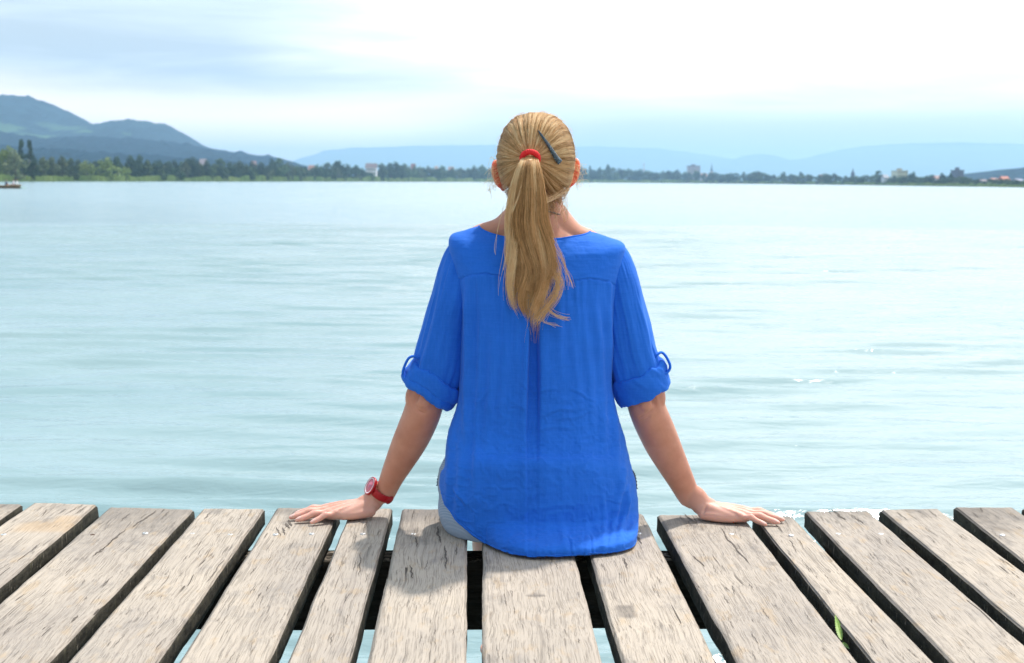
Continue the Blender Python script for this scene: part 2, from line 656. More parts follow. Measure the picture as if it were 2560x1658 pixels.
hill('hills', [(-900, 370), (-300, 362), (0, 366), (90, 372), (200, 378), (330, 386), (420, 392), (520, 399), (620, 410), (700, 425), (800, 445)],
     1750, 500, 600, m_hillmid, 5, 15, 800, 0.1)
hill('mountains', [(640, 452), (745, 398), (788, 386), (810, 376), (880, 370), (960, 367), (1100, 364), (1240, 362), (1350, 363), (1440, 366), (1560, 368),
                   (1640, 370), (1715, 380), (1778, 390), (1850, 400), (1960, 420), (2050, 450)], 14000, 2000, 1500, m_mount, 8, 21, 500, 0.006)
hill('mountains', [(1760, 450), (1850, 392), (1899, 384), (1934, 388), (1975, 400), (2018, 395), (2061, 383), (2111, 373), (2161, 366), (2260, 359), (2400, 356),
                   (2560, 360), (2800, 370), (3200, 400), (3600, 440)], 13400, 2000, 1500, m_mount, 7, 25, 500, 0.006)
hill('hills', [(2380, 462), (2440, 452), (2489, 441), (2527, 429), (2560, 420), (2680, 408), (2900, 420), (3200, 450)], 1900, 500, 600, m_hillmid, 3, 31, 300, 0.05)

# ------------------------------------------------------------------ trees
bark = simple('bark', (0.09, 0.07, 0.05), 0.9, 0.3, 2.0)
LEAF = {
    'dark': leaf_mat('leaves_dark', (0.030, 0.058, 0.030), (0.075, 0.12, 0.055)),
    'mid': leaf_mat('leaves_mid', (0.05, 0.09, 0.04), (0.12, 0.17, 0.07)),
    'olive': leaf_mat('leaves_olive', (0.07, 0.095, 0.045), (0.15, 0.175, 0.085)),
    'yellow': leaf_mat('leaves_yellow_green', (0.12, 0.16, 0.04), (0.26, 0.30, 0.085)),
    'pale': leaf_mat('leaves_pale', (0.12, 0.17, 0.09), (0.27, 0.32, 0.17)),
}


def tree_meshes(kind, seed, nclump, nleaf, size):
    R = np.random.default_rng(seed)
    cs, rs = [], []
    while len(cs) < nclump:
        p = R.uniform(-1, 1, 3)
        h = (p[2] + 1) / 2
        if kind == 'poplar':
            w = 0.20 * (1 - abs(h - 0.42) ** 1.6 * 1.5); z = 0.08 + 0.88 * h; rr = R.uniform(0.05, 0.09)
        elif kind == 'conifer':
            w = 0.24 * (1 - h) + 0.015; z = 0.1 + 0.88 * h; rr = R.uniform(0.03, 0.07)
        elif kind == 'shrub':
            w = 0.62 * math.sqrt(max(0, 1 - (h * 0.95) ** 2)); z = 0.02 + 0.85 * h; rr = R.uniform(0.12, 0.2)
        elif kind == 'broad':
            w = 0.55 * math.sqrt(max(0, 1 - (2 * h - 0.9) ** 2 * 0.8)); z = 0.06 + 0.84 * h; rr = R.uniform(0.12, 0.20)
        else:
            w = 0.40 * math.sqrt(max(0, 1 - (2 * h - 0.85) ** 2 * 0.85)); z = 0.05 + 0.86 * h; rr = R.uniform(0.11, 0.18)
        if p[0] ** 2 + p[1] ** 2 > 1:
            continue
        cs.append((p[0] * w, p[1] * w, z)); rs.append(rr)
    cs, rs = np.array(cs), np.array(rs)
    i = R.integers(0, nclump, nleaf)
    u = R.normal(size=(nleaf, 3)); u /= np.linalg.norm(u, axis=1, keepdims=True)
    p = cs[i] + u * (rs[i] * R.uniform(0.45, 1.12, nleaf) ** 0.6)[:, None] * np.array([1, 1, 0.85])
    p[:, 2] = np.maximum(p[:, 2], 0.02)
    a = R.normal(size=(nleaf, 3)); a -= u * (a * u).sum(1, keepdims=True) * 0.6
    a /= np.linalg.norm(a, axis=1, keepdims=True)
    b_ = np.cross(u + R.normal(size=(nleaf, 3)) * 0.5, a); b_ /= np.linalg.norm(b_, axis=1, keepdims=True)
    s = size * 1.2 * R.uniform(0.6, 1.3, nleaf)[:, None]
    v = np.stack([p - a * s - b_ * s * .6, p + a * s - b_ * s * .5, p + a * s * .7 + b_ * s * .7, p - a * s * .8 + b_ * s * .6], 1).reshape(-1, 3)
    crown = mesh_obj('crown', v, np.arange(4 * nleaf).reshape(-1, 4), LEAF['dark'], smooth=False)
    t = Soup()
    t.tube([(0, 0, -0.02), (0.01, 0, 0.2), (-0.01, 0.01, 0.5), (0.0, 0, 0.8)], [0.028, 0.022, 0.015, 0.004], n=7, sub=3)
    for j in range(5):
        e = cs[R.integers(0, nclump)] * np.array([.8, .8, .95])
        z0 = min(e[2] * 0.6, 0.45) * R.uniform(0.6, 1)
        t.tube([(0, 0, z0), e * 0.5 + np.array([0, 0, z0 * .5 + 0.02]), e], [0.012, 0.008, 0.003], n=5, sub=2)
    trunk = t.build('trunk', bark)
    return crown.data, trunk.data, crown, trunk


PROTO = {}
for nm, kd, sd, nc_, nl, sz in [('round_a', 'round', 1, 34, 1500, 0.026), ('round_b', 'round', 2, 26, 1300, 0.028), ('round_c', 'round', 5, 44, 1500, 0.025),
                                ('broad_a', 'broad', 3, 40, 1700, 0.026), ('broad_b', 'broad', 9, 30, 1500, 0.028),
                                ('poplar', 'poplar', 4, 34, 1200, 0.022), ('conifer', 'conifer', 6, 44, 1100, 0.020), ('shrub', 'shrub', 7, 26, 900, 0.045)]:
    c, t, co, to = tree_meshes(kd, sd, nc_, nl, sz)
    bpy.data.objects.remove(co); bpy.data.objects.remove(to)
    PROTO[nm] = (c, t)
WIDTH = {'round_a': 0.88, 'round_b': 0.88, 'round_c': 0.88, 'broad_a': 1.25, 'broad_b': 1.25, 'poplar': 0.5, 'conifer': 0.5, 'shrub': 1.4}


def tree(px, top, wpx, shape, colour, back, label, name='tree', cat='tree', group='trees along the far shore'):
    xy = at_shore(px, back)
    Yd = xy[1]
    pt = P(px, top, Yd)
    base = WATER_Z + 0.6 + min(back, 60) * 0.03
    h = max(pt[2] - base, 2.0)
    w = wpx / FPX * Yd / WIDTH[shape]
    r = empty(name, (pt[0], Yd, base), label=label, cat=cat, group=group)
    r.scale = (w, w, h)
    r.rotation_euler = (0, 0, random.uniform(0, 6.28))
    for nm, me in (('crown', PROTO[shape][0]), ('trunk', PROTO[shape][1])):
        c = bpy.data.objects.new(nm, me)
        COL.objects.link(c)
        c.parent = r
        if nm == 'crown':
            c.material_slots[0].link = 'OBJECT'
            c.material_slots[0].material = LEAF[colour]
    return r


T = [
    (18, 360, 66, 'broad_a', 'yellow', 22, 'yellow-green broad tree at the left edge behind the pale willow'),
    (36, 379, 72, 'broad_b', 'pale', 6, 'pale grey-green willow nearest the left edge, above the boat'),
    (53, 348, 22, 'poplar', 'dark', 30, 'tallest dark poplar behind the pale willow, left of its twin'),
    (72, 349, 22, 'poplar', 'dark', 31, 'dark poplar just right of the tallest one'),
    (84, 384, 24, 'round_a', 'dark', 20, 'short dark tree at the right foot of the two poplars'),
    (79, 428, 24, 'shrub', 'dark', 6, 'small dark bush at the water below the two poplars'),
    (107, 393, 40, 'round_b', 'olive', 14, 'first olive-green tree right of the poplars'),
    (130, 391, 34, 'round_c', 'olive', 18, 'second olive-green tree right of the poplars'),
    (154, 387, 32, 'round_a', 'olive', 14, 'tallest olive-green tree between the poplars and the yellow-green ones'),
    (177, 396, 32, 'round_b', 'mid', 18, 'mid-green tree just left of the first round yellow-green tree'),
    (186, 425, 28, 'shrub', 'mid', 5, 'low green bush at the foot of the first round yellow-green tree'),
    (216, 398, 46, 'broad_a', 'yellow', 8, 'first round yellow-green tree from the left'),
    (272, 395, 66, 'broad_b', 'yellow', 8, 'widest round yellow-green tree on the left shore'),
    (312, 416, 30, 'round_a', 'yellow', 7, 'small yellow-green tree at the right side of the widest one'),
    (248, 410, 30, 'round_c', 'dark', 26, 'dark tree in the dip between the two round yellow-green trees'),
    (293, 391, 34, 'round_b', 'dark', 30, 'dark tree rising behind the widest yellow-green one'),
    (327, 386, 34, 'round_a', 'dark', 26, 'left one of the dark tall pair right of the yellow-green trees'),
    (348, 387, 32, 'round_c', 'dark', 26, 'right one of the dark tall pair right of the yellow-green trees'),
    (368, 401, 34, 'round_b', 'mid', 16, 'mid-green tree between the dark pair and the small bright bush'),
    (396, 397, 34, 'round_a', 'dark', 24, 'dark round tree above the small bright bush on the left shore'),
    (403, 423, 32, 'shrub', 'mid', 6, 'small bright green bush left of the low dark bush'),
    (441, 419, 48, 'shrub', 'dark', 6, 'wide low dark bush on the left shore under the tawny tree'),
    (462, 404, 30, 'round_b', 'olive', 13, 'tawny olive tree above the wide low dark bush'),
    (479, 388, 48, 'broad_a', 'dark', 24, 'broad dark tree, the biggest right of the tawny olive tree'),
    (498, 406, 28, 'round_a', 'mid', 12, 'mid-green tree at the right foot of the biggest broad dark tree'),
    (1475, 413, 16, 'conifer', 'dark', 30, 'narrow dark tree, first one right of the woman\'s ear'),
    (1500, 416, 16, 'round_a', 'dark', 30, 'small round dark tree, second peak right of the woman\'s ear'),
    (1520, 411, 20, 'round_b', 'dark', 30, 'tallest dark tree between the woman\'s ear and the striped mast'),
    (1693, 422, 20, 'round_a', 'dark', 30, 'dark tree rising just left of the pale tower block'),
    (1893, 426, 46, 'broad_a', 'dark', 26, 'wide flat-topped dark tree between the thin and the dark spire'),
    (2196, 427, 26, 'poplar', 'mid', 26, 'tall green tree between the dark spire and the cream building'),
    (2285, 430, 28, 'broad_b', 'dark', 12, 'rounded dark tree just right of the cream building'),
    (2356, 431, 17, 'round_a', 'dark', 30, 'small dark treetop, left of two beside the grey block'),
    (2378, 432, 17, 'round_b', 'dark', 30, 'small dark treetop touching the grey block'),
]
for a in T:
    tree(*a)
mid_list = [(515, 402, 34), (534, 410, 26), (551, 395, 32), (576, 403, 28), (601, 398, 34), (628, 404, 30), (655, 402, 34), (677, 398, 34), (697, 394, 40),
            (722, 402, 34), (746, 411, 36), (767, 428, 22), (792, 408, 28), (820, 406, 36), (846, 402, 44), (869, 407, 34), (890, 413, 26), (904, 418, 22),
            (955, 408, 30), (976, 407, 28), (991, 403, 34), (1012, 409, 30), (1036, 415, 28), (1060, 416, 26), (1085, 417, 26), (1105, 413, 28),
            (1130, 420, 24), (1152, 418, 24), (1184, 415, 26), (1205, 413, 26), (1226, 418, 26)]
LM = [(-400, 'left of the photo edge'), (62, 'the two poplars'), (216, 'the first round yellow-green tree'), (272, 'the widest yellow-green tree'), (441, 'the low dark bush'),
      (505, 'the white farmhouse'), (632, 'the small farmhouse'), (777, 'the small pale house'), (927, 'the white house'), (1032, 'the brick-red house'), (1128, 'the low rosy house'),
      (1430, 'the right ear'), (1520, 'the tallest tree by the ear'), (1610, 'the striped mast'), (1736, 'the pale tower block'), (1779, 'the thin spire'), (1893, 'the flat-topped tree'),
      (1990, 'the second mountain foot'), (2057, 'the lilac house'), (2132, 'the dark spire'), (2256, 'the cream building'), (2401, 'the grey block'), (2490, 'the pinkish house')]
ORD = ['first', 'second', 'third', 'fourth', 'fifth', 'sixth', 'seventh', 'eighth', 'ninth', 'tenth', 'eleventh', 'twelfth', 'thirteenth', 'fourteenth', 'fifteenth', 'sixteenth', 'seventeenth', 'eighteenth', 'nineteenth', 'twentieth']
count = {}
CW = {'dark': 'dark green', 'mid': 'mid-green', 'olive': 'olive-green'}


def row_label(px_, what, tail):
    nm = [n_ for p_, n_ in LM if p_ <= px_][-1]
    c_ = count[(nm, what)] = count.get((nm, what), 0) + 1
    if px_ < 62:
        return f'{ORD[c_ - 1]} {what} at the left edge{tail}'
    return f'{ORD[c_ - 1]} {what} right of {nm}{tail}'


for px_, top, w in sorted(mid_list):
    colr = random.choice(['dark', 'dark', 'mid', 'mid', 'olive'][:4 if px_ > 780 else 5])
    tree(px_, top, w * 1.15, random.choice(['round_a', 'round_b', 'round_c', 'broad_a', 'broad_b']), colr,
         random.uniform(8, 26), row_label(px_, CW[colr] + ' tall tree', ', front row'))
cx_ = [500, 640, 780, 900, 1000, 1100, 1240, 1440, 1560, 1620, 1700, 1780, 1850, 1930, 2000, 2100, 2200, 2260, 2330, 2420, 2470, 2560]
cy_ = [412, 414, 416, 418, 416, 420, 420, 419, 421, 426, 430, 432, 431, 434, 433, 436, 437, 441, 438, 443, 446, 452]
for px_ in np.arange(-60, 2600, 13.5):
    px_ += random.uniform(-4, 4)
    top = np.interp(px_, cx_, cy_) + random.uniform(-3.5, 4) if px_ > 500 else 404 + random.uniform(-6, 14)
    if 905 < px_ < 945: top = 428
    colr = random.choice(['dark', 'dark', 'mid', 'olive'] if px_ < 1300 else ['dark', 'dark', 'mid'])
    tree(px_, top, random.uniform(24, 36) if px_ < 1300 else random.uniform(24, 36), random.choice(['round_a', 'round_c', 'broad_b', 'broad_a']),
         colr, random.uniform(26, 60) if px_ < 500 else random.uniform(5, 40), row_label(px_, 'small ' + CW[colr] + ' tree', ', far belt'))
for px_ in np.arange(520, 2600, 38):
    px_ += random.uniform(-12, 12)
    if 1262 < px_ < 1430:
        continue
    b0 = np.interp(px_, [500, 1240, 1700, 2560], [433, 441, 445, 456])
    tree(px_, b0 + random.uniform(-5, 3), random.uniform(18, 30), 'shrub', random.choice(['mid', 'dark', 'olive']), 6, row_label(px_, 'low bush', ' at the reeds'), name='bush', cat='bush',
         group='bushes along the reeds')

# ------------------------------------------------------------------ buildings on the far shore
win_m = simple('window_glass', (0.06, 0.07, 0.09), 0.25, 0.1, 1.0)


def building(x0, x1, top, back, wall, roofc, label, roof='flat', rows=3, cols=4, depth=10, rise=0.3, name='house', cat='house'):
    pxc = (x0 + x1) / 2
    xy = at_shore(pxc, back)
    Yd = xy[1]
    a, c = P(x0, top, Yd), P(x1, top, Yd)
    base = WATER_Z + 2.0
    w = c[0] - a[0]
    H = a[2] - base
    r = empty(name, ((a[0] + c[0]) / 2, Yd, base), label=label, cat=cat)
    he = H if roof == 'flat' else H * (1 - rise)
    wm = simple(name + '_wall', wall, 0.9, 0.06, 0.4)
    rm = simple(name + '_roof', roofc, 0.8, 0.15, 0.8)
    s = Soup().box((-w / 2, 0, 0), (w / 2, depth, he))
    s.v = [v + np.array(r.location) for v in s.v]
    s.build('wall', wm, r, False)
    s = Soup()
    if roof == 'flat':
        s.box((-w / 2 - .3, -.3, he), (w / 2 + .3, depth + .3, he + 0.5))
        s.box((-w * .18, depth * .3, he + 0.5), (w * .12, depth * .7, he + 2.2))
    elif roof == 'gable':
        e = 0.5
        v = [(-w / 2 - e, -e, he), (w / 2 + e, -e, he), (w / 2 + e, depth + e, he), (-w / 2 - e, depth + e, he), (-w / 2 - e, depth / 2, H), (w / 2 + e, depth / 2, H)]
        s.add(v, [(0, 1, 5, 4), (2, 3, 4, 5), (0, 4, 3), (1, 2, 5), (0, 3, 2, 1)])
    else:
        e = 0.4
        v = [(-w / 2 - e, -e, he), (w / 2 + e, -e, he), (w / 2 + e, depth + e, he), (-w / 2 - e, depth + e, he), (0, depth / 2, H)]
        s.add(v, [(0, 1, 4), (1, 2, 4), (2, 3, 4), (3, 0, 4), (0, 3, 2, 1)])
    s.v = [v + np.array(r.location) for v in s.v]
    s.build('roof', rm, r, False)
    for i in range(rows):
        for j in range(cols):
            cx = -w / 2 + w * (j + 0.5) / cols; cz = he * (i + 0.55) / rows
            hw, hz = w / cols * 0.26, he / rows * 0.25
            s = Soup().box((cx - hw, -0.06, cz - hz), (cx + hw, 0.12, cz + hz))
            s.v = [v + np.array(r.location) for v in s.v]
            s.build('window', win_m, r, False)
    return r


B = building
B(914, 940, 408, 30, (0.78, 0.76, 0.80), (0.13, 0.10, 0.11), 'white house with a reddish gable roof among the trees left of the woman', 'gable', 3, 4, 12, .30)
B(771, 783, 413, 45, (0.6, 0.58, 0.62), (0.25, 0.14, 0.12), 'small pale house at the foot of the mountain, left of the white one', 'gable', 2, 2, 9, .35)
B(1028, 1037, 409, 60, (0.45, 0.28, 0.26), (0.22, 0.10, 0.09), 'brick-red house top rising over the trees', 'gable', 2, 2, 9, .4)
B(1087, 1094, 415, 40, (0.75, 0.75, 0.8), (0.3, 0.25, 0.25), 'narrow white house front left of the lower trees by the woman', 'gable', 2, 2, 9, .3)
B(1121, 1134, 417, 50, (0.66, 0.6, 0.62), (0.3, 0.2, 0.18), 'low rosy house between two far trees near the woman\'s left ear', 'gable', 1, 3, 9, .4)
B(1722, 1751, 415, 90, (0.56, 0.52, 0.62), (0.25, 0.24, 0.30), 'pale lilac tower block standing over the trees right of the woman', 'flat', 9, 6, 16, name='tower_block', cat='tower block')
B(1755, 1768, 433, 40, (0.66, 0.55, 0.6), (0.3, 0.16, 0.15), 'little pink house beside the pale tower block', 'gable', 2, 2, 9, .4)
B(2052, 2062, 436, 30, (0.62, 0.58, 0.64), (0.25, 0.2, 0.22), 'small lilac house left of the dark church spire', 'gable', 2, 2, 9, .4)
B(2212, 2222, 437, 20, (0.65, 0.66, 0.72), (0.3, 0.3, 0.34), 'small pale house between the tall green tree and the cream building', 'gable', 2, 2, 9, .4)
B(2243, 2270, 428, 60, (0.66, 0.64, 0.50), (0.45, 0.42, 0.34), 'cream wide building behind the trees on the right shore', 'flat', 4, 6, 14)
B(2393, 2410, 427, 90, (0.16, 0.18, 0.28), (0.14, 0.15, 0.22), 'dark grey-blue block on the right shore', 'flat', 5, 4, 12, name='tower_block', cat='tower block')
B(2342, 2352, 439, 30, (0.65, 0.58, 0.6), (0.32, 0.2, 0.18), 'tiny pink house left of the dark grey-blue block', 'gable', 1, 2, 8, .4)
B(2458, 2468, 449, 22, (0.6, 0.58, 0.65), (0.28, 0.22, 0.25), 'grey house right of the dark grey-blue block', 'gable', 1, 2, 8, .4)
B(2484, 2496, 445, 50, (0.68, 0.52, 0.55), (0.35, 0.18, 0.15), 'pinkish house below the right hill, left of the orange-roofed one', 'gable', 1, 2, 8, .4)
B(2510, 2524, 441, 70, (0.70, 0.55, 0.5), (0.5, 0.18, 0.12), 'house with an orange roof below the right hill', 'gable', 1, 3, 8, .5)
B(2546, 2558, 447, 30, (0.62, 0.62, 0.72), (0.3, 0.3, 0.4), 'bluish-white house at the right edge', 'gable', 1, 2, 8, .4)
B(498, 512, 397, 420, (0.6, 0.6, 0.68), (0.3, 0.25, 0.28), 'white farmhouse on the slope right of the broad dark tree', 'gable', 2, 3, 9, .4)
B(628, 637, 402, 420, (0.6, 0.58, 0.68), (0.3, 0.2, 0.22), 'small white farmhouse on the lower slope of the hill', 'gable', 2, 2, 9, .4)


def spire(px, top, wpx, body_top, back, wall, cap, label):
    xy = at_shore(px, back); Yd = xy[1]
    t = P(px, top, Yd); bt = P(px, body_top, Yd)
    base = WATER_Z + 2.5
    w = wpx / FPX * Yd / 2
    r = empty('church_tower', (t[0], Yd, base), label=label, cat='church tower')
    s = Soup().box((t[0] - w, Yd - w, base), (t[0] + w, Yd + w, bt[2]))
    s.build('wall', simple('tower_wall', wall, 0.9), r, False)
    s = Soup()
    e = w * 1.08
    z = bt[2]
    n = 8
    ring = [(t[0] + e * cos(i * pi / 4 + pi / 8), Yd + e * sin(i * pi / 4 + pi / 8), z) for i in range(n)]
    ring2 = [(t[0] + e * .45 * cos(i * pi / 4 + pi / 8), Yd + e * .45 * sin(i * pi / 4 + pi / 8), z + (t[2] - z) * .35) for i in range(n)]
    ring3 = [(t[0] + 0.1 * cos(i * pi / 4), Yd + 0.1 * sin(i * pi / 4), t[2]) for i in range(n)]
    s.loft([np.array(ring), np.array(ring2), np.array(ring3)])
    s.build('spire', simple('tower_roof', cap, 0.7), r, False)
    for dz in (0.35, 0.75):
        zz = base + (bt[2] - base) * dz
        s = Soup().box((t[0] - w * .3, Yd - w - .08, zz - 1), (t[0] + w * .3, Yd - w + .1, zz + 1))
        s.build('window', win_m, r, False)
    return r


spire(1779.5, 408, 6.5, 428, 110, (0.5, 0.5, 0.56), (0.10, 0.12, 0.2), 'church tower with a thin dark spire, right of the pale tower block')
spire(2132.5, 421, 7.5, 432, 60, (0.14, 0.16, 0.24), (0.08, 0.09, 0.16), 'dark church tower with a short spire on the right shore')
# red and white mast
xy = at_shore(1610, 80)
t = P(1610, 404, xy[1])
r = empty('radio_mast', (t[0], xy[1], WATER_Z + 2), label='thin red and white mast above the trees right of the woman', cat='mast')
z0 = WATER_Z + 2; nseg = 9
mr, mw = simple('mast_red', (0.5, 0.12, 0.1), 0.6), simple('mast_white', (0.7, 0.7, 0.7), 0.6)
for i in range(nseg):
    za, zb_ = z0 + (t[2] - z0) * i / nseg, z0 + (t[2] - z0) * (i + 1) / nseg
    w0 = 0.9 * (1 - i / nseg) + 0.25
    s = Soup(); s.loft([np.array([(t[0] + w0 * cos(q * pi / 2 + .78), xy[1] + w0 * sin(q * pi / 2 + .78), za) for q in range(4)]),
                        np.array([(t[0] + (w0 - .1) * cos(q * pi / 2 + .78), xy[1] + (w0 - .1) * sin(q * pi / 2 + .78), zb_) for q in range(4)])])
    s.build('mast_section', mr if i % 2 else mw, r, False)

# ------------------------------------------------------------------ rowing boat at the left edge
BY = 1.49 * FPX / 27.5
hullm = simple('boat_wood', (0.13, 0.085, 0.04), 0.5, 0.3, 3)
rimm = simple('boat_rim', (0.30, 0.2, 0.07), 0.5, 0.2, 3)
keelm = simple('boat_bow_green', (0.35, 0.6, 0.5), 0.5, 0.1, 3)
bx1 = P(53, 470, BY)[0]
r = empty('rowing_boat', (bx1 - 2.4, BY, WATER_Z), label='brown wooden rowing boat with people in it at the left edge', cat='boat')
L = 4.8
ss = np.linspace(0, 1, 15)
rings = []
for s_ in ss:
    hw = 0.62 * (np.sin(pi * (0.18 + 0.82 * s_)) ** 0.6) if s_ < 1 else 0.03
    hw = max(hw, 0.04)
    sheer = 0.36 + 0.14 * (2 * s_ - 1) ** 2
    x = bx1 - L + L * s_
    ring = []
    for q in np.linspace(0, pi, 11):
        ring.append((x, BY - hw * cos(q), WATER_Z + sheer - (sheer + 0.12) * sin(q) ** 0.8))
    for q in np.linspace(pi, 0, 11):
        ring.append((x, BY - (hw - 0.03 if hw > .06 else hw * .5) * cos(q), WATER_Z + sheer - (sheer + 0.06) * sin(q) ** 0.8 + 0.0))
    rings.append(np.array(ring))
Soup().loft(rings).build('hull', hullm, r)
for sgn in (-1, 1):
    s = Soup()
    pts = [(bx1 - L + L * q, BY + sgn * max(0.62 * (np.sin(pi * (0.18 + 0.82 * q)) ** 0.6 if q < 1 else 0.05), 0.04), WATER_Z + 0.38 + 0.14 * (2 * q - 1) ** 2) for q in np.linspace(0, 1, 9)]
    s.tube(pts, [0.03] * 9, n=8, sub=3)
    s.build('gunwale', rimm, r)
for q in (0.25, 0.55, 0.8):
    x = bx1 - L + L * q
    Soup().box((x - .12, BY - .5, WATER_Z + .26), (x + .12, BY + .5, WATER_Z + .29)).build('thwart', rimm, r, False)
s = Soup()
s.tube([(bx1 - 0.15, BY - .05, WATER_Z + .16), (bx1 + .3, BY - .05, WATER_Z + .12), (bx1 + 0.72, BY - .05, WATER_Z + .06)], [(.05, .16), (.05, .13), (.02, .04)], n=10, sub=4, ref=(0, 0, 1))
s.build('bow_board', keelm, r)


def remesh(o, voxel, smooth_it=4, fac=0.6, extra=None):
    m = o.modifiers.new('r', 'REMESH'); m.mode = 'VOXEL'; m.voxel_size = voxel; m.use_smooth_shade = True
    if smooth_it:
        s = o.modifiers.new('s', 'SMOOTH'); s.iterations = smooth_it; s.factor = fac
    dg = bpy.context.evaluated_depsgraph_get()
    ev = o.evaluated_get(dg)
    me = bpy.data.meshes.new_from_object(ev)
    o.modifiers.clear()
    old = o.data
    mats = list(old.materials)
    o.data = me
    me.materials.clear()
    for q in mats:
        me.materials.append(q)
    bpy.data.meshes.remove(old)
    me.polygons.foreach_set('use_smooth', [True] * len(me.polygons))
    return o


def seated_far(px, dy, face, shirt, label, lean=0.0, skin=(0.5, 0.32, 0.25)):
    x = P(px, 470, BY)[0]; z = WATER_Z + 0.3; y = BY + dy
    r = empty('person', (x, y, z), label=label, cat='person')
    skm = simple('far_skin', skin, 0.6)
    s = Soup()
    f = face
    s.tube([(x, y, z + .05), (x + f * .02 + lean * .5, y, z + .3), (x + lean, y, z + .52)], [(.13, .11), (.14, .11), (.16, .09)], n=14, sub=4, ref=(0, 1, 0))
    s.tube([(x + lean, y, z + .5), (x + lean, y, z + .66)], [.05, .05], n=10, sub=2)
    s.ellipsoid((x + lean + f * .015, y, z + .75), (.085, .075, .11))
    for g_ in (-1, 1):
        s.tube([(x, y + g_ * .1, z + .07), (x + f * .4, y + g_ * .12, z + .16), (x + f * .42, y + g_ * .12, z - .2)], [.08, .06, .045], n=10, sub=4)
        s.tube([(x + lean, y + g_ * .17, z + .5), (x + f * .12 + lean, y + g_ * .21, z + .28), (x + f * .36, y + g_ * .16, z + .28)], [.05, .042, .032], n=10, sub=4)
    o = s.build('body', skm, r)
    remesh(o, 0.025, 2)
    s = Soup()
    s.tube([(x, y, z + .04), (x + f * .02 + lean * .5, y, z + .3), (x + lean, y, z + .55)], [(.16, .14), (.17, .14), (.18, .11)], n=16, sub=4, ref=(0, 1, 0))
    for g_ in (-1, 1):
        s.tube([(x + lean, y + g_ * .17, z + .52), (x + f * .12 + lean, y + g_ * .22, z + .27)], [.065, .058], n=10, sub=4)
    o = s.build('jacket', simple('far_clothes', shirt, 0.8), r)
    remesh(o, 0.02, 2)
    s = Soup().ellipsoid((x + lean - f * .01, y, z + .79), (.092, .085, .09))
    s.build('hair', simple('far_hair', (0.2, 0.16, 0.13) if shirt[0] < .3 else (0.3, 0.17, 0.08), 0.8), r)
    return r


seated_far(15, -.05, 1, (0.05, 0.06, 0.11), 'person in a dark jacket leaning forward in the rowing boat', .06)
seated_far(34, .12, -1, (0.66, 0.6, 0.66), 'person in a pale pink top seated in the middle of the rowing boat')
seated_far(44, -.1, -1, (0.72, 0.72, 0.72), 'person in a white top nearest the bow of the rowing boat')

# ------------------------------------------------------------------ the jetty


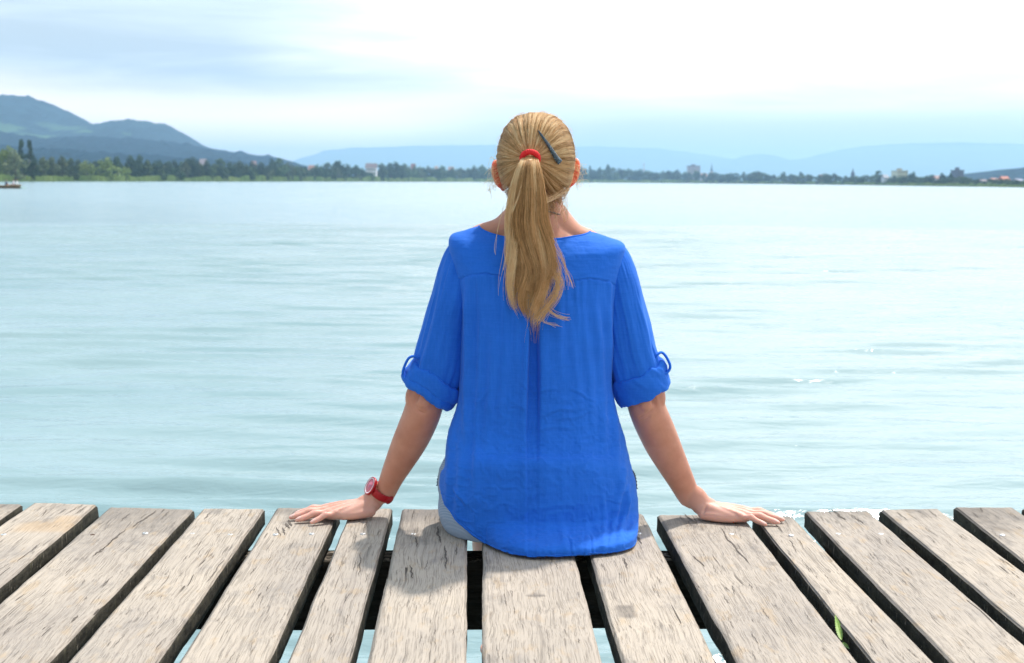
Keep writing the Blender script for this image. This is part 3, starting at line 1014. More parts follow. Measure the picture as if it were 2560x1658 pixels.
def wood_mats():
    m, k, b = mat('weathered_oak')
    tcn = k.n('ShaderNodeTexCoord').outputs['Object']
    oi = k.n('ShaderNodeObjectInfo').outputs['Random']
    off = k.n('ShaderNodeCombineXYZ', inp={0: k.math('MULTIPLY', oi, 37.0), 1: k.math('MULTIPLY', oi, 91.0), 2: 0.0}).outputs[0]
    v = k.n('ShaderNodeVectorMath', operation='ADD'); k.link(tcn, v.inputs[0]); k.link(off, v.inputs[1]); v = v.outputs[0]
    # slow wander of the grain
    wn = k.n('ShaderNodeTexNoise', inp={'Scale': 5.0, 'Detail': 2.0}); k.link(v, wn.inputs['Vector'])
    wv = k.n('ShaderNodeVectorMath', operation='SCALE'); k.link(wn.outputs[1], wv.inputs[0]); wv.inputs['Scale'].default_value = 0.022
    va = k.n('ShaderNodeVectorMath', operation='ADD'); k.link(v, va.inputs[0]); k.link(wv.outputs[0], va.inputs[1]); va = va.outputs[0]
    grain = k.noise(k.mapping(va, scale=(120, 1.3, 120)), 1.0, 5, 0.62, 0.1)
    fine = k.noise(k.mapping(va, scale=(330, 9, 330)), 1.0, 4, 0.65, 0.2)
    cr = k.noise(k.mapping(va, scale=(250, 4.5, 250)), 1.0, 2, 0.5, 0.0)
    crk = k.math('ABSOLUTE', k.math('SUBTRACT', cr, 0.5))
    mask = k.rng(k.noise(k.mapping(v, scale=(20, 7, 20)), 1.0, 2, 0.5), 0.50, 0.60, 0, 1, True)
    crack = k.math('MULTIPLY', k.rng(cr, 0.62, 0.68, 0, 1, True), k.rng(mask, 0, 1, 0.08, 0.6))
    cr2 = k.noise(k.mapping(va, scale=(520, 8, 520)), 1.0, 2, 0.5, 0.0)
    crack2 = k.math('MULTIPLY', k.rng(cr2, 0.54, 0.66, 0, 1, True), 0.3)
    # long splits
    cr3 = k.noise(k.mapping(va, scale=(95, 1.5, 95)), 1.0, 2, 0.5, 0.0)
    mask3 = k.rng(k.noise(k.mapping(v, scale=(5, 2, 5), loc=(4, 2, 0)), 1.0, 1, 0.5), 0.52, 0.60, 0, 1, True)
    crack3 = k.math('MULTIPLY', k.rng(cr3, 0.67, 0.69, 0, 1, True), k.rng(mask3, 0, 1, 0.3, 1))
    cracks = k.math('MAXIMUM', k.math('MAXIMUM', crack, crack2), crack3)
    big = k.noise(k.mapping(v, scale=(3, 1.7, 3)), 1.0, 4, 0.6)
    blot = k.noise(k.mapping(v, scale=(17, 9, 17)), 1.0, 5, 0.65)
    col = k.mix(k.rng(big, 0.32, 0.68), (0.34, 0.297, 0.262), (0.47, 0.402, 0.332))
    col = k.mix(k.math('MULTIPLY', k.rng(blot, 0.5, 0.72, 0, 1, True), 0.40), col, (0.19, 0.18, 0.178))
    warm = k.noise(k.mapping(v, scale=(30, 11, 30), loc=(9, 3, 0)), 1.0, 3, 0.6)
    col = k.mix(k.math('MULTIPLY', k.rng(warm, 0.55, 0.7, 0, 1, True), 0.5), col, (0.42, 0.31, 0.20))
    col = k.mix(k.math('MULTIPLY', k.rng(grain, 0.48, 0.30, 0, 1, True), 0.32), col, (0.13, 0.11, 0.10))
    col = k.mix(k.math('MULTIPLY', k.rng(fine, 0.50, 0.30, 0, 1, True), 0.38), col, (0.10, 0.085, 0.075))
    col = k.mix(k.math('MULTIPLY', k.rng(fine, 0.56, 0.72, 0, 1, True), 0.4), col, (0.50, 0.44, 0.38))
    col = k.mix(k.math('MULTIPLY', cracks, 0.85), col, (0.035, 0.028, 0.022))
    # greyer and dirtier towards the end over the water
    att = k.n('ShaderNodeAttribute', attribute_name='endwear').outputs['Fac']
    ew = k.math('MULTIPLY', k.rng(k.math('ADD', att, k.math('MULTIPLY', k.math('SUBTRACT', blot, 0.5), 1.1)), 0.35, 0.9, 0, 1, True), 0.6)
    col = k.mix(ew, col, (0.15, 0.135, 0.125))
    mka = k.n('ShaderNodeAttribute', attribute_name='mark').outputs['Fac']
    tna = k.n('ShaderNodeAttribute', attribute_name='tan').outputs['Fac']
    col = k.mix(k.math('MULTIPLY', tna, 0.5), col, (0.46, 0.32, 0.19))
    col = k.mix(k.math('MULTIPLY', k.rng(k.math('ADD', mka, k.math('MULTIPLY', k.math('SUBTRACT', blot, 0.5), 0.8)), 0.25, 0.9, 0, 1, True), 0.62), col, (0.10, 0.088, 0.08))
    k.link(col, b.inputs['Base Color'])
    h = k.math('SUBTRACT', k.math('ADD', k.math('MULTIPLY', grain, 0.5), k.math('MULTIPLY', fine, 0.35)), k.math('MULTIPLY', cracks, 0.9))
    bp = k.n('ShaderNodeBump', inp={'Strength': 0.75, 'Distance': 0.0028})
    k.link(h, bp.inputs['Height']); k.link(bp.outputs[0], b.inputs['Normal'])
    b.inputs['Roughness'].default_value = 0.85
    b.inputs['Specular IOR Level'].default_value = 0.2
    # sawn sides, nearly black with algae and pale flecks
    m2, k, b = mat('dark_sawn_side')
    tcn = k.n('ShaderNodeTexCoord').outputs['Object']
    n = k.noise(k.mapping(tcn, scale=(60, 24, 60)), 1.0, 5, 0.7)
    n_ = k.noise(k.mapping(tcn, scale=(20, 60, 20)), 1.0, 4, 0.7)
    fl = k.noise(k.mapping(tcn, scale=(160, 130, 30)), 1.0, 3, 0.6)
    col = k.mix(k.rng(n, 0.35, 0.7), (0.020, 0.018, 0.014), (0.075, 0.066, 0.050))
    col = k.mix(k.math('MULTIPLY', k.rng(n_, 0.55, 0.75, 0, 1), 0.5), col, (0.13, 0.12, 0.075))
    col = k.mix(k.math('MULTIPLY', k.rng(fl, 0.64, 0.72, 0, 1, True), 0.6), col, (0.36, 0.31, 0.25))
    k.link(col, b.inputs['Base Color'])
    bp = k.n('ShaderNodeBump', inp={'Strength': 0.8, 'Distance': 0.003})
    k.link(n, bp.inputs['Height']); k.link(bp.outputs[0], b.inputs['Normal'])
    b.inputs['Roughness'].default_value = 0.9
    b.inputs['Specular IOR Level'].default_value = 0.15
    return m, m2


M_WOOD, M_SIDE = wood_mats()
M_SCREW = simple('zinc_screw', (0.62, 0.62, 0.62), 0.35, 0.2, 60, metal=0.7)
M_SLOT = simple('screw_recess', (0.03, 0.03, 0.03), 0.6)
M_RUST = simple('rusty_screw', (0.10, 0.055, 0.035), 0.8, 0.3, 60)
TH = 0.040
NU = 41

# end y, left edge (x,y)-(x,y), right edge (x,y)-(x,y), label
PL = [
    (1258, (-800, 1258), (-1300, 1450), (-600, 1258), (-1040, 1450), 'third plank past the left edge of the photo', 'zz'),
    (1258, (-560, 1258), (-980, 1450), (-380, 1258), (-740, 1450), 'second plank past the left edge of the photo', 'zz'),
    (1258, (-345, 1258), (-690, 1450), (-185, 1258), (-460, 1450), 'first plank past the left edge of the photo', 'z'),
    (1259, (-160, 1259), (-420, 1450), (56, 1259), (0, 1297), 'weathered plank cut off by the left edge of the photo', 'zz'),
    (1257, (84, 1256), (0, 1314), (241, 1262), (0, 1469), 'plank at the left with a pale tan patch around its screws', 'zr'),
    (1267, (276, 1263), (0, 1506), (481, 1275), (119, 1658), 'wide plank at the left with one long diagonal crack at its water end', 'rz'),
    (1271, (510, 1271), (169, 1658), (662, 1272), (394, 1658), 'grey plank next left of the one under the left fingertips', 'zz'),
    (1267, (694, 1266), (444, 1658), (850, 1268), (669, 1658), 'plank under the fingertips of the left hand', 'zz'),
    (1269, (878, 1270), (718, 1658), (981, 1268), (872, 1658), 'narrow plank under the heel of the left hand', 'z'),
    (1272, (1006, 1272), (918, 1658), (1168, 1273), (1166, 1658), 'plank left of the woman\'s hip, with her shadow across it', 'zr'),
    (1277, (1207, 1277), (1206, 1658), (1409, 1277), (1507, 1658), 'middle plank under the woman with an oval knot behind her shirt', 'zz'),
    (1283, (1443, 1283), (1556, 1658), (1607, 1283), (1794, 1658), 'plank with a square dark stain behind the woman\'s right side', 'zz'),
    (1286, (1643, 1286), (1844, 1658), (1853, 1286), (2147, 1658), 'wide plank under the palm of the right hand', 'rz'),
    (1287, (1884, 1288), (2184, 1658), (1978, 1288), (2342, 1658), 'plank under the fingertips of the right hand, a leaf at its near side', 'z'),
    (1277, (2011, 1278), (2378, 1658), (2169, 1277), (2560, 1613), 'plank right of the right hand with a small split knot at its end', 'zz'),
    (1271, (2203, 1275), (2560, 1575), (2342, 1269), (2560, 1430), 'plank with two rusty screws, second full one from the right edge', 'rr'),
    (1265, (2386, 1266), (2560, 1405), (2530, 1266), (2620, 1326), 'dark-ended plank, rightmost one seen almost whole', 'zz'),
    (1268, (2556, 1268), (2700, 1372), (2720, 1268), (2840, 1340), 'plank showing only its corner at the right edge', 'zz'),
    (1268, (2750, 1268), (2885, 1340), (2920, 1268), (3075, 1340), 'first plank past the right edge of the photo', 'zz'),
    (1268, (2950, 1268), (3110, 1340), (3130, 1268), (3305, 1340), 'second plank past the right edge of the photo', 'zz'),
    (1268, (3160, 1268), (3340, 1340), (3350, 1268), (3545, 1340), 'third plank past the right edge of the photo', 'zz'),
]
YN = 1.0
M_SPLIT = simple('split_in_wood', (0.11, 0.09, 0.075), 0.95, 0.3, 90)
# long splits and stains read off the photograph: plank index -> view segments
EXTRA = {2: [(392, 1275, 330, 1318, .0022), (318, 1322, 268, 1362, .0014), (262, 1366, 236, 1388, .0024), (300, 1330, 250, 1382, .001), (196, 1538, 180, 1556, .0028)],
         4: [(715, 1308, 722, 1322, .004), (706, 1318, 716, 1338, .0022), (722, 1300, 728, 1316, .003), (690, 1318, 700, 1340, .0015)],
         6: [(1094, 1318, 1098, 1360, .0028), (1040, 1345, 1046, 1372, .0018), (1112, 1365, 1116, 1425, .002), (1026, 1415, 1033, 1450, .0018), (1150, 1302, 1156, 1340, .0022)],
         8: [(1582, 1332, 1600, 1362, .0024), (1560, 1395, 1572, 1425, .0012)],
         9: [(1800, 1320, 1870, 1410, .0018), (1706, 1284, 1740, 1312, .0018), (1730, 1390, 1760, 1420, .0014)],
         11: [(2078, 1276, 2100, 1290, .0028), (2092, 1288, 2112, 1302, .0024)],
         13: [(2451, 1268, 2458, 1280, .0022)],
         5: [(900, 1380, 895, 1440, .0012)], 3: [(560, 1400, 520, 1460, .0012)]}
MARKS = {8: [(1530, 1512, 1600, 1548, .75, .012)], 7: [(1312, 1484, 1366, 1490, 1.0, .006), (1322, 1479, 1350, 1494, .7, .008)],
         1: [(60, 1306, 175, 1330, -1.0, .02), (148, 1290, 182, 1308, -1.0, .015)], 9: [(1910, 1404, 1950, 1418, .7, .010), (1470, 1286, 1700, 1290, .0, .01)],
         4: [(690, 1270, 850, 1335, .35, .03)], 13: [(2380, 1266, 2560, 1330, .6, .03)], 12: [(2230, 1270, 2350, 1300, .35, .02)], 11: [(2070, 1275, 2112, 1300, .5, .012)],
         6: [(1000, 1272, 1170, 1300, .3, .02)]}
edges = []
for i, (ye, l0, l1, r0, r1, lab, scr) in enumerate(PL):
    ed = []
    for a, c in ((l0, l1), (r0, r1)):
        A, C_ = D(*a), D(*c)
        s = (C_[0] - A[0]) / (C_[1] - A[1])
        ed.append((A[0], A[1], s))
    edges.append(ed)


def edge_x(e, y):
    x0, y0, s = e
    return x0 + s * (y - y0)


for i, (ye, l0, l1, r0, r1, lab, scr) in enumerate(PL):
    eL, eR = edges[i]
    Ye = D((l0[0] + r0[0]) / 2, ye)[1]
    sl = (D(*r0)[1] - D(*l0)[1]) / max(D(*r0)[0] - D(*l0)[0], 0.05) if 3 <= i < 18 else 0
    sl = max(-0.12, min(0.12, sl))
    ny = 190
    ys = np.concatenate([np.linspace(0, 0.02, 5)[:-1], np.linspace(0.02, 1, ny - 4)])   # 0 at the water end
    seed = 50 + i * 7
    t = Soup()
    rings = []
    # limits so that no two planks touch at their hidden near ends
    for s_ in ys:
        y = Ye + (YN - Ye) * s_
        xl, xr = edge_x(eL, y), edge_x(eR, y)
        if y < 2.0:
            if i > 0: xl = max(xl, (edge_x(edges[i - 1][1], y) + xl) / 2 + 0.006)
            if i < len(PL) - 1: xr = min(xr, (edge_x(edges[i + 1][0], y) + xr) / 2 - 0.006)
        w = xr - xl
        wob = lambda q, a: (fbm(np.array(y * 9.0 + q), np.array(q * 3.1), seed, 3) - 0.5) * a
        xl += wob(1.3, 0.004); xr += wob(7.7, 0.004)
        lift = 0.0015 * sin(i * 2.3)
        er = 0.006 + wob(3.1, 0.005)
        er2 = 0.006 + wob(5.1, 0.005)
        fr = max(0.0, 1 - s_ / 0.006)            # rounding of the water end
        ztop = lift - 0.004 * fr ** 2
        us = np.linspace(0, 1, NU)
        ring = []
        for u in us:
            x = xl + (xr - xl) * u
            dl, dr = (x - xl), (xr - x)
            zz = ztop
            if dl < er: zz -= er * (1 - math.sqrt(max(0, 1 - (1 - dl / er) ** 2))) * 0.55
            if dr < er2: zz -= er2 * (1 - math.sqrt(max(0, 1 - (1 - dr / er2) ** 2))) * 0.55
            zz += 0.0005 * (fbm(np.array(x * 60.0), np.array(y * 8.0), seed + 2, 3) - 0.5) * 2
            ring.append((x, y + sl * (x - (xl + xr) / 2) * max(0, 1 - s_ * 8) + (fbm(np.array(x * 40.0), np.array(0.3), seed + 4, 3) - 0.5) * 0.012 * max(0, 1 - s_ * 30), zz))
        # denser points right at the rounded edges
        a, c = ring[0], ring[1]
        ring.insert(1, (a[0] + 0.004, a[1], a[2] + (ztop - a[2]) * 0.62))
        a = ring[-1]
        ring.insert(len(ring) - 1, (a[0] - 0.004, a[1], a[2] + (ztop - a[2]) * 0.62))
        xa, xb = ring[0][0], ring[-1][0]
        y_ = y
        for q in (0.35, 0.7, 1.0):
            ring.append((xb + wob(q * 9, 0.003), ring[NU + 1][1] * (1 - q) + y_ * q, -TH * q + ring[-1][2] * 0 + lift))
        for q in (1.0, 0.7, 0.35):
            ring.append((xa + wob(q * 5, 0.003), y_, -TH * q + lift))
        rings.append(np.array(ring))
    org = rings[0][NU // 2].copy(); org[2] = 0
    rings = [q - org for q in rings]
    t.loft(rings)
    n = len(rings[0])
    mi = []
    for q in range(len(rings) - 1):
        for j in range(n):
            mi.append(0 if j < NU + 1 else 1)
    mi += [0, 0]
    # open splits in the top, thin dark slivers along the grain
    Rc = np.random.default_rng(900 + i)
    cr_list = [(Rc.uniform(.06, .94), Rc.uniform(Ye - 1.25, Ye - .02), Rc.uniform(.015, .075), Rc.uniform(.0003, .0007), Rc.normal(0, .02)) for _ in range(34)]
    cr_list += [(Rc.uniform(.1, .9), Ye - .002 - Rc.uniform(.03, .10), Rc.uniform(.03, .09), Rc.uniform(.0006, .0012), Rc.normal(0, .03)) for _ in range(4)]
    for (ax_, ay_, bx_, by_, wd_) in EXTRA.get(i - 3, []):
        A_, B_ = D(ax_, ay_), D(bx_, by_)
        cr_list.append((None, A_, B_, wd_, 0))
    for cc in cr_list:
        if cc[0] is None:
            A_, B_ = cc[1], cc[2]; wd_ = cc[3]
        else:
            u_, yc_, ln_, wd_, sl_ = cc
            xc_ = edge_x(eL, yc_) + (edge_x(eR, yc_) - edge_x(eL, yc_)) * u_
            g_ = edge_x(eL, yc_ + 1) - edge_x(eL, yc_) + sl_
            A_, B_ = np.array([xc_ - g_ * ln_ / 2, yc_ - ln_ / 2, 0]), np.array([xc_ + g_ * ln_ / 2, yc_ + ln_ / 2, 0])
            if B_[1] > Ye - .004: continue
        n_ = max(6, int(np.linalg.norm(B_ - A_) / .006))
        q_ = np.linspace(0, 1, n_)
        pt_ = A_ + (B_ - A_) * q_[:, None]
        pt_[:, 0] += np.cumsum(Rc.normal(0, .0006, n_)) + .0009 * np.sin(q_ * 17 + i)
        ww_ = wd_ * (np.sin(pi * q_) ** .6 + .05) * Rc.uniform(.6, 1.2, n_)
        vv = np.concatenate([pt_ - [1, 0, 0] * ww_[:, None], pt_ + [1, 0, 0] * ww_[:, None]])
        vv[:, 2] = lift + .0011
        t.add(vv - org, [(k_, n_ + k_, n_ + k_ + 1, k_ + 1) for k_ in range(n_ - 1)])
        mi += [2] * (n_ - 1)
    t.mi = mi
    root = empty('plank', tuple(org), label=lab, cat='plank', group='planks of the jetty')
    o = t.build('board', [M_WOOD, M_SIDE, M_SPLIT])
    o.parent = root
    at = o.data.attributes.new('endwear', 'FLOAT', 'POINT')
    co = np.concatenate(rings)
    co = np.concatenate(t.v)
    at.data.foreach_set('value', np.clip(1 - (-co[:, 1]) / (0.42 + 0.2 * sin(i * 1.7)), 0, 1).astype(np.float32) * (0.75 + 0.25 * sin(i * 2.9)))
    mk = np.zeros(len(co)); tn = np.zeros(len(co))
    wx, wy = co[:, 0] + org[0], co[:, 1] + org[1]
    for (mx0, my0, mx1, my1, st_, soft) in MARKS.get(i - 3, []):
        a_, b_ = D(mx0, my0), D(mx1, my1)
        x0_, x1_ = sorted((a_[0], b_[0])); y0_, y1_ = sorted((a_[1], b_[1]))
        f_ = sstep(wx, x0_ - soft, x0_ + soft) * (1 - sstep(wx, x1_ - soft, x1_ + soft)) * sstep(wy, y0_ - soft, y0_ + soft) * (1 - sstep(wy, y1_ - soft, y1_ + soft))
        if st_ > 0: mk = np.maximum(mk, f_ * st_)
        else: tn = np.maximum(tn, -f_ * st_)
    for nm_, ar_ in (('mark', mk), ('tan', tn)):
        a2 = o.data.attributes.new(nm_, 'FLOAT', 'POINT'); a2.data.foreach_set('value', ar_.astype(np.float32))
    # screws where the plank crosses the joist
    ys_ = D(1280, 1336)[1]
    fr_ = {'z': [0.45], 'zz': [0.2, 0.76], 'rz': [0.14, 0.70], 'zr': [0.25, 0.8], 'rr': [0.24, 0.74]}[scr]
    kinds = {'z': 'z', 'zz': 'zz', 'rz': 'rz', 'zr': 'zr', 'rr': 'rr'}[scr]
    for u, kd in zip(fr_, kinds):
        x = edge_x(eL, ys_) + (edge_x(eR, ys_) - edge_x(eL, ys_)) * u + random.uniform(-.006, .006)
        yq = ys_ + random.uniform(-.008, .008)
        s = Soup()
        rr = 0.0062 if kd == 'z' else 0.005
        zt = 0.0015 if kd == 'z' else -0.0005
        th_ = np.arange(16) * pi / 8
        prof = [(rr, -0.006), (rr, zt - 0.0008), (rr * 0.88, zt), (rr * .35, zt + 0.0004), (rr * .3, zt - .0015), (0.0004, zt - 0.0016)]
        s.loft([np.stack([x + np.cos(th_) * a - org[0], yq + np.sin(th_) * a - org[1], np.full(16, z)], -1) for a, z in prof])
        s.mi = [(1 if q >= 16 * 3 else 0) for q in range(16 * 5)] + [0, 1]
        so = s.build('screw', [M_SCREW if kd == 'z' else M_RUST, M_SLOT])
        so.parent = root


def joist(y0, y1, z0, z1, label):
    s = Soup()
    xs = np.linspace(-2.9, 2.9, 220)
    rings = []
    for x in xs:
        j = lambda q, a: (fbm(np.array(x * 7.0 + q), np.array(q), 77, 3) - 0.5) * a
        rings.append(np.array([(x, y0 + j(1, .006), z0 + j(2, .008)), (x, y0 + j(3, .006), z1 - .008 + j(4, .004)), (x, y0 + .01, z1 + j(5, .003)),
                               (x, (y0 + y1) / 2, z1 + j(6, .003)), (x, y1 - .01, z1 + j(5, .003)), (x, y1 + j(7, .006), z1 - .008), (x, y1 + j(8, .006), z0 + j(9, .008))]))
    s.loft(rings)
    o = s.build('joist', M_JOIST)
    tag(o, label, 'beam', 'joists under the jetty')


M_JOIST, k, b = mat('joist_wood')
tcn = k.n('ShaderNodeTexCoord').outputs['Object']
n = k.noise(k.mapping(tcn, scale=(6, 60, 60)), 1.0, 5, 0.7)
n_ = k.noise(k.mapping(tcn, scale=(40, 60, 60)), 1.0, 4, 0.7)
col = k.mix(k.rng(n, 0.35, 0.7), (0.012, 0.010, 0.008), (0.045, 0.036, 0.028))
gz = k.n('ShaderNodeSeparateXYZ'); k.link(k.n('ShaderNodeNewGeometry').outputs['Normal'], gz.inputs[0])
col = k.mix(k.math('MULTIPLY', k.rng(n_, 0.45, 0.62, 0, 1, True), k.rng(gz.outputs[2], 0.5, 0.9)), col, (0.26, 0.22, 0.18))  # lit spots of the joist top painted into its colour
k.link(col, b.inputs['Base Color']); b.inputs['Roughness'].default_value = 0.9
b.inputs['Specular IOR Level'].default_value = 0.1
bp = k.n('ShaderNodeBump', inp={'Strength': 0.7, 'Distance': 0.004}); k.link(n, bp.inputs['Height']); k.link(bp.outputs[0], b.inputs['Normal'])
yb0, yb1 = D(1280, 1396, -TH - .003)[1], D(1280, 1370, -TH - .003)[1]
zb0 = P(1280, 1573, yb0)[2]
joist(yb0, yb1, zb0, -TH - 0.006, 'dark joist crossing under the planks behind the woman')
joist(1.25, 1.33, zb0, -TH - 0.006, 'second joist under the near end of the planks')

# green leaf in the gap
M_LEAF, k, b = mat('fresh_leaf')
tcn = k.n('ShaderNodeTexCoord').outputs['Object']
n = k.noise(k.mapping(tcn, scale=(200, 200, 60)), 1.0, 3)
k.link(k.mix(k.rng(n, .3, .7), (0.20, 0.36, 0.05), (0.36, 0.50, 0.12)), b.inputs['Base Color'])
b.inputs['Roughness'].default_value = 0.45
b.inputs['Subsurface Weight'].default_value = 0.2
b.inputs['Subsurface Radius'].default_value = (0.003, 0.005, 0.001)


def leaf_blade(soup, base, tip, width, nrm, serr=0.12, cup=0.25):
    base, tip, nrm = map(lambda q: np.asarray(q, float), (base, tip, nrm))
    ax = tip - base; L_ = np.linalg.norm(ax); ax /= L_
    sd = np.cross(ax, nrm); sd /= np.linalg.norm(sd); nrm = np.cross(sd, ax)
    nl, nw = 22, 6
    for side_ in (1,):
        top = []
        for q in np.linspace(0, 1, nl):
            w = width * (sin(pi * q ** 0.75) ** 0.8) * (1 + serr * (1 if int(q * nl) % 2 else -1)) + 0.0002
            row = []
            for u in np.linspace(-1, 1, 2 * nw + 1):
                row.append(base + ax * L_ * q + sd * w * u + nrm * (abs(u) * w * cup + 0.15 * L_ * q * q))
            top.append(row)
        top = np.array(top)
        v = np.concatenate([top.reshape(-1, 3), (top - nrm * 0.0005).reshape(-1, 3)])
        f = grid_faces(nl, 2 * nw + 1)
        n0 = nl * (2 * nw + 1)
        soup.add(v, np.vstack([f, f[:, ::-1] + n0]).tolist())


lb = D(2103, 1596, -0.03)
root = empty('leafy_shoot', tuple(lb), label='bright green serrated leaf poking up between two planks', cat='plant')
s = Soup(); leaf_blade(s, D(2104, 1600, -0.022), D(2091, 1550, -0.004) + [0, 0, 0.003], 0.0050, (-0.35, -1, 0.35))
s.build('leaf', M_LEAF, root)
s = Soup(); leaf_blade(s, D(2107, 1606, -0.024), D(2126, 1626, -0.030), 0.0028, (-0.2, -1, 0.5))
s.build('leaf', M_LEAF, root)
s = Soup(); leaf_blade(s, D(2138, 1628, -0.03), D(2146, 1652, -0.03), 0.0025, (-0.2, -1, 0.5))
s.build('leaf', M_LEAF, root)
s = Soup(); s.tube([D(2106, 1600, -0.024), D(2112, 1612, -0.034), D(2128, 1640, -0.05), D(2135, 1650, -0.09)], [0.0009] * 4, n=6, sub=4)
s.build('stem', simple('stem_green', (0.18, 0.22, 0.06), 0.6), root)
# ================================================================== the woman
DPM = 1069.0    # pixels of the 2379 px view per metre at her distance


def skin_material():
    m, k, b = mat('skin')
    g = k.n('ShaderNodeNewGeometry').outputs['Position']
    n = k.noise(g, 26, 4, 0.6)
    n2 = k.noise(g, 240, 3, 0.6)
    col = k.mix(k.rng(n, 0.3, 0.7), (0.49, 0.215, 0.14), (0.59, 0.285, 0.195))
    # arms are tanned; the light on the hands is painted as paler pink
    sz = k.n('ShaderNodeSeparateXYZ'); k.link(g, sz.inputs[0])
    hand = k.rng(k.math('ADD', sz.outputs[2], k.math('MULTIPLY', k.math('SUBTRACT', n, 0.5), 0.03)), 0.085, 0.02, 0, 1, True)
    col = k.mix(hand, col, (0.68, 0.38, 0.30))
    frk = k.noise(g, 330, 2, 0.5)
    col = k.mix(k.math('MULTIPLY', k.rng(frk, 0.70, 0.76, 0, 1, True), 0.35), col, (0.26, 0.12, 0.08))
    k.link(col, b.inputs['Base Color'])
    b.inputs['Roughness'].default_value = 0.48
    b.inputs['Specular IOR Level'].default_value = 0.4
    b.inputs['Subsurface Weight'].default_value = 0.35
    b.inputs['Subsurface Radius'].default_value = (0.012, 0.0035, 0.002)
    b.inputs['Subsurface Scale'].default_value = 1.0
    bp = k.n('ShaderNodeBump', inp={'Strength': 0.35, 'Distance': 0.0006})
    k.link(n2, bp.inputs['Height']); k.link(bp.outputs[0], b.inputs['Normal'])
    return m


M_SKIN = skin_material()
M_EAR, k, b = mat('ear_skin')
b.inputs['Base Color'].default_value = (0.58, 0.20, 0.12, 1)
b.inputs['Roughness'].default_value = 0.45
b.inputs['Subsurface Weight'].default_value = 1.0
b.inputs['Subsurface Radius'].default_value = (0.035, 0.005, 0.0025)
b.inputs['Subsurface Scale'].default_value = 1.0
M_NAIL = simple('nail', (0.78, 0.50, 0.44), 0.25, 0.05, 40)

person = empty('person', (0.124, 2.92, 0.0), label='woman with a blonde ponytail in a loose blue blouse, sitting on the jetty', cat='person')
CX = 0.124

# ---- hands


def hand_frame(heel, tip, back):
    a, c = D(*heel), D(*tip)
    u = c - a; u[2] = 0; u /= np.linalg.norm(u)
    v = np.array([u[1], -u[0], 0.0])
    if v[1] > 0: v = -v
    return a - v * 0.028 - u * back, u, v


def add_hand(s, fr, spread, nails):
    O, u, v = fr
    W3 = np.array([0, 0, 1.0])
    L = lambda a, b_, c: O + u * a + v * b_ + W3 * c
    rings = []
    th = np.arange(28) * 2 * pi / 28
    prof = spline([(-0.020, 0.002, 0.020, 0.034, 0.0200), (-0.006, 0.001, 0.0245, 0.0285, 0.0210), (0.012, 0.0, 0.0285, 0.0240, 0.0215), (0.035, 0.0, 0.0345, 0.0205, 0.0190),
                   (0.060, 0.0, 0.0385, 0.0180, 0.0158), (0.080, -0.001, 0.0385, 0.0155, 0.0130), (0.094, -0.003, 0.0350, 0.0140, 0.0100), (0.101, -0.004, 0.028, 0.0132, 0.006)], 4)
    for a, vc, hw, wc, hh in prof:
        cs, sn = np.cos(th), np.sin(th)
        yy = vc + hw * np.sign(cs) * np.abs(cs) ** 0.8
        zz = wc + hh * np.sign(sn) * np.abs(sn) ** 0.85 - 0.10 * np.abs(yy - vc) ** 1.4 * 1.0
        rings.append(np.array([L(a, y, z) for y, z in zip(yy, zz)]))
    s.loft(rings)
    s.tube([L(-0.004, 0.018, 0.017), L(0.03, 0.026, 0.015), L(0.062, 0.030, 0.0135)], [0.013, 0.0125, 0.010], n=14, sub=4)
    fingers = [(0.090, -0.0305, 0.070, spread[0], 0.0086), (0.095, -0.0095, 0.079, spread[1], 0.0089), (0.091, 0.0115, 0.073, spread[2], 0.0085), (0.079, 0.0305, 0.058, spread[3], 0.0075)]
    for ub, vb, Lf, ang, r in fingers:
        a = radians(ang)
        du, dv = cos(a), sin(a)
        pts = [(-0.22, 0.0165), (0.0, 0.0205), (0.18, 0.0190), (0.43, 0.0195), (0.60, 0.0150), (0.76, 0.0115), (0.90, 0.0090), (1.0, 0.0072)]
        rad = [r * 0.9, r * 1.08, r * 0.98, r * 1.05, r * 0.95, r * 0.92, r * 0.84, r * 0.62]
        pp = [L(ub + du * Lf * t, vb + dv * Lf * t, z) for t, z in pts]
        s.tube(pp, [(q * 0.93, q) for q in rad], n=16, sub=4, ref=(0, 0, 1))
        s.ellipsoid(L(ub + du * Lf * .43, vb + dv * Lf * .43, 0.0245), (0.006, 0.0055, 0.0042), 10, 8)
        s.ellipsoid(L(ub - 0.001, vb, 0.0245), (0.0085, 0.0075, 0.0055), 12, 8)
        # tendon towards the wrist
        s.tube([L(ub - 0.004, vb, 0.0265), L(ub - 0.03, vb * 0.75, 0.0335), L(0.022, vb * 0.4, 0.0400)], [0.0045, 0.0032, 0.002], n=10, sub=3)
        nails.append((L(ub + du * Lf * 0.955, vb + dv * Lf * 0.955, 0.0135), u * du + v * dv, r))
    # thumb, from the far side of the palm
    s.tube([L(0.004, -0.016, 0.020), L(0.028, -0.034, 0.018), L(0.050, -0.048, 0.0155), L(0.074, -0.059, 0.0125), L(0.094, -0.064, 0.0095)],
           [0.0145, 0.0135, 0.0105, 0.0100, 0.0070], n=16, sub=4)
    nails.append((L(0.090, -0.063, 0.016), u, 0.0085))
    return L


nails = []
s = Soup()
frL = hand_frame((924, 1300), (735, 1312), 0.0)
frR = hand_frame((1762, 1307), (1957, 1318), 0.0)
LL = add_hand(s, frL, (-9, -1, 4, 15), nails)
LR = add_hand(s, frR, (-9, -2, 4, 11), nails)

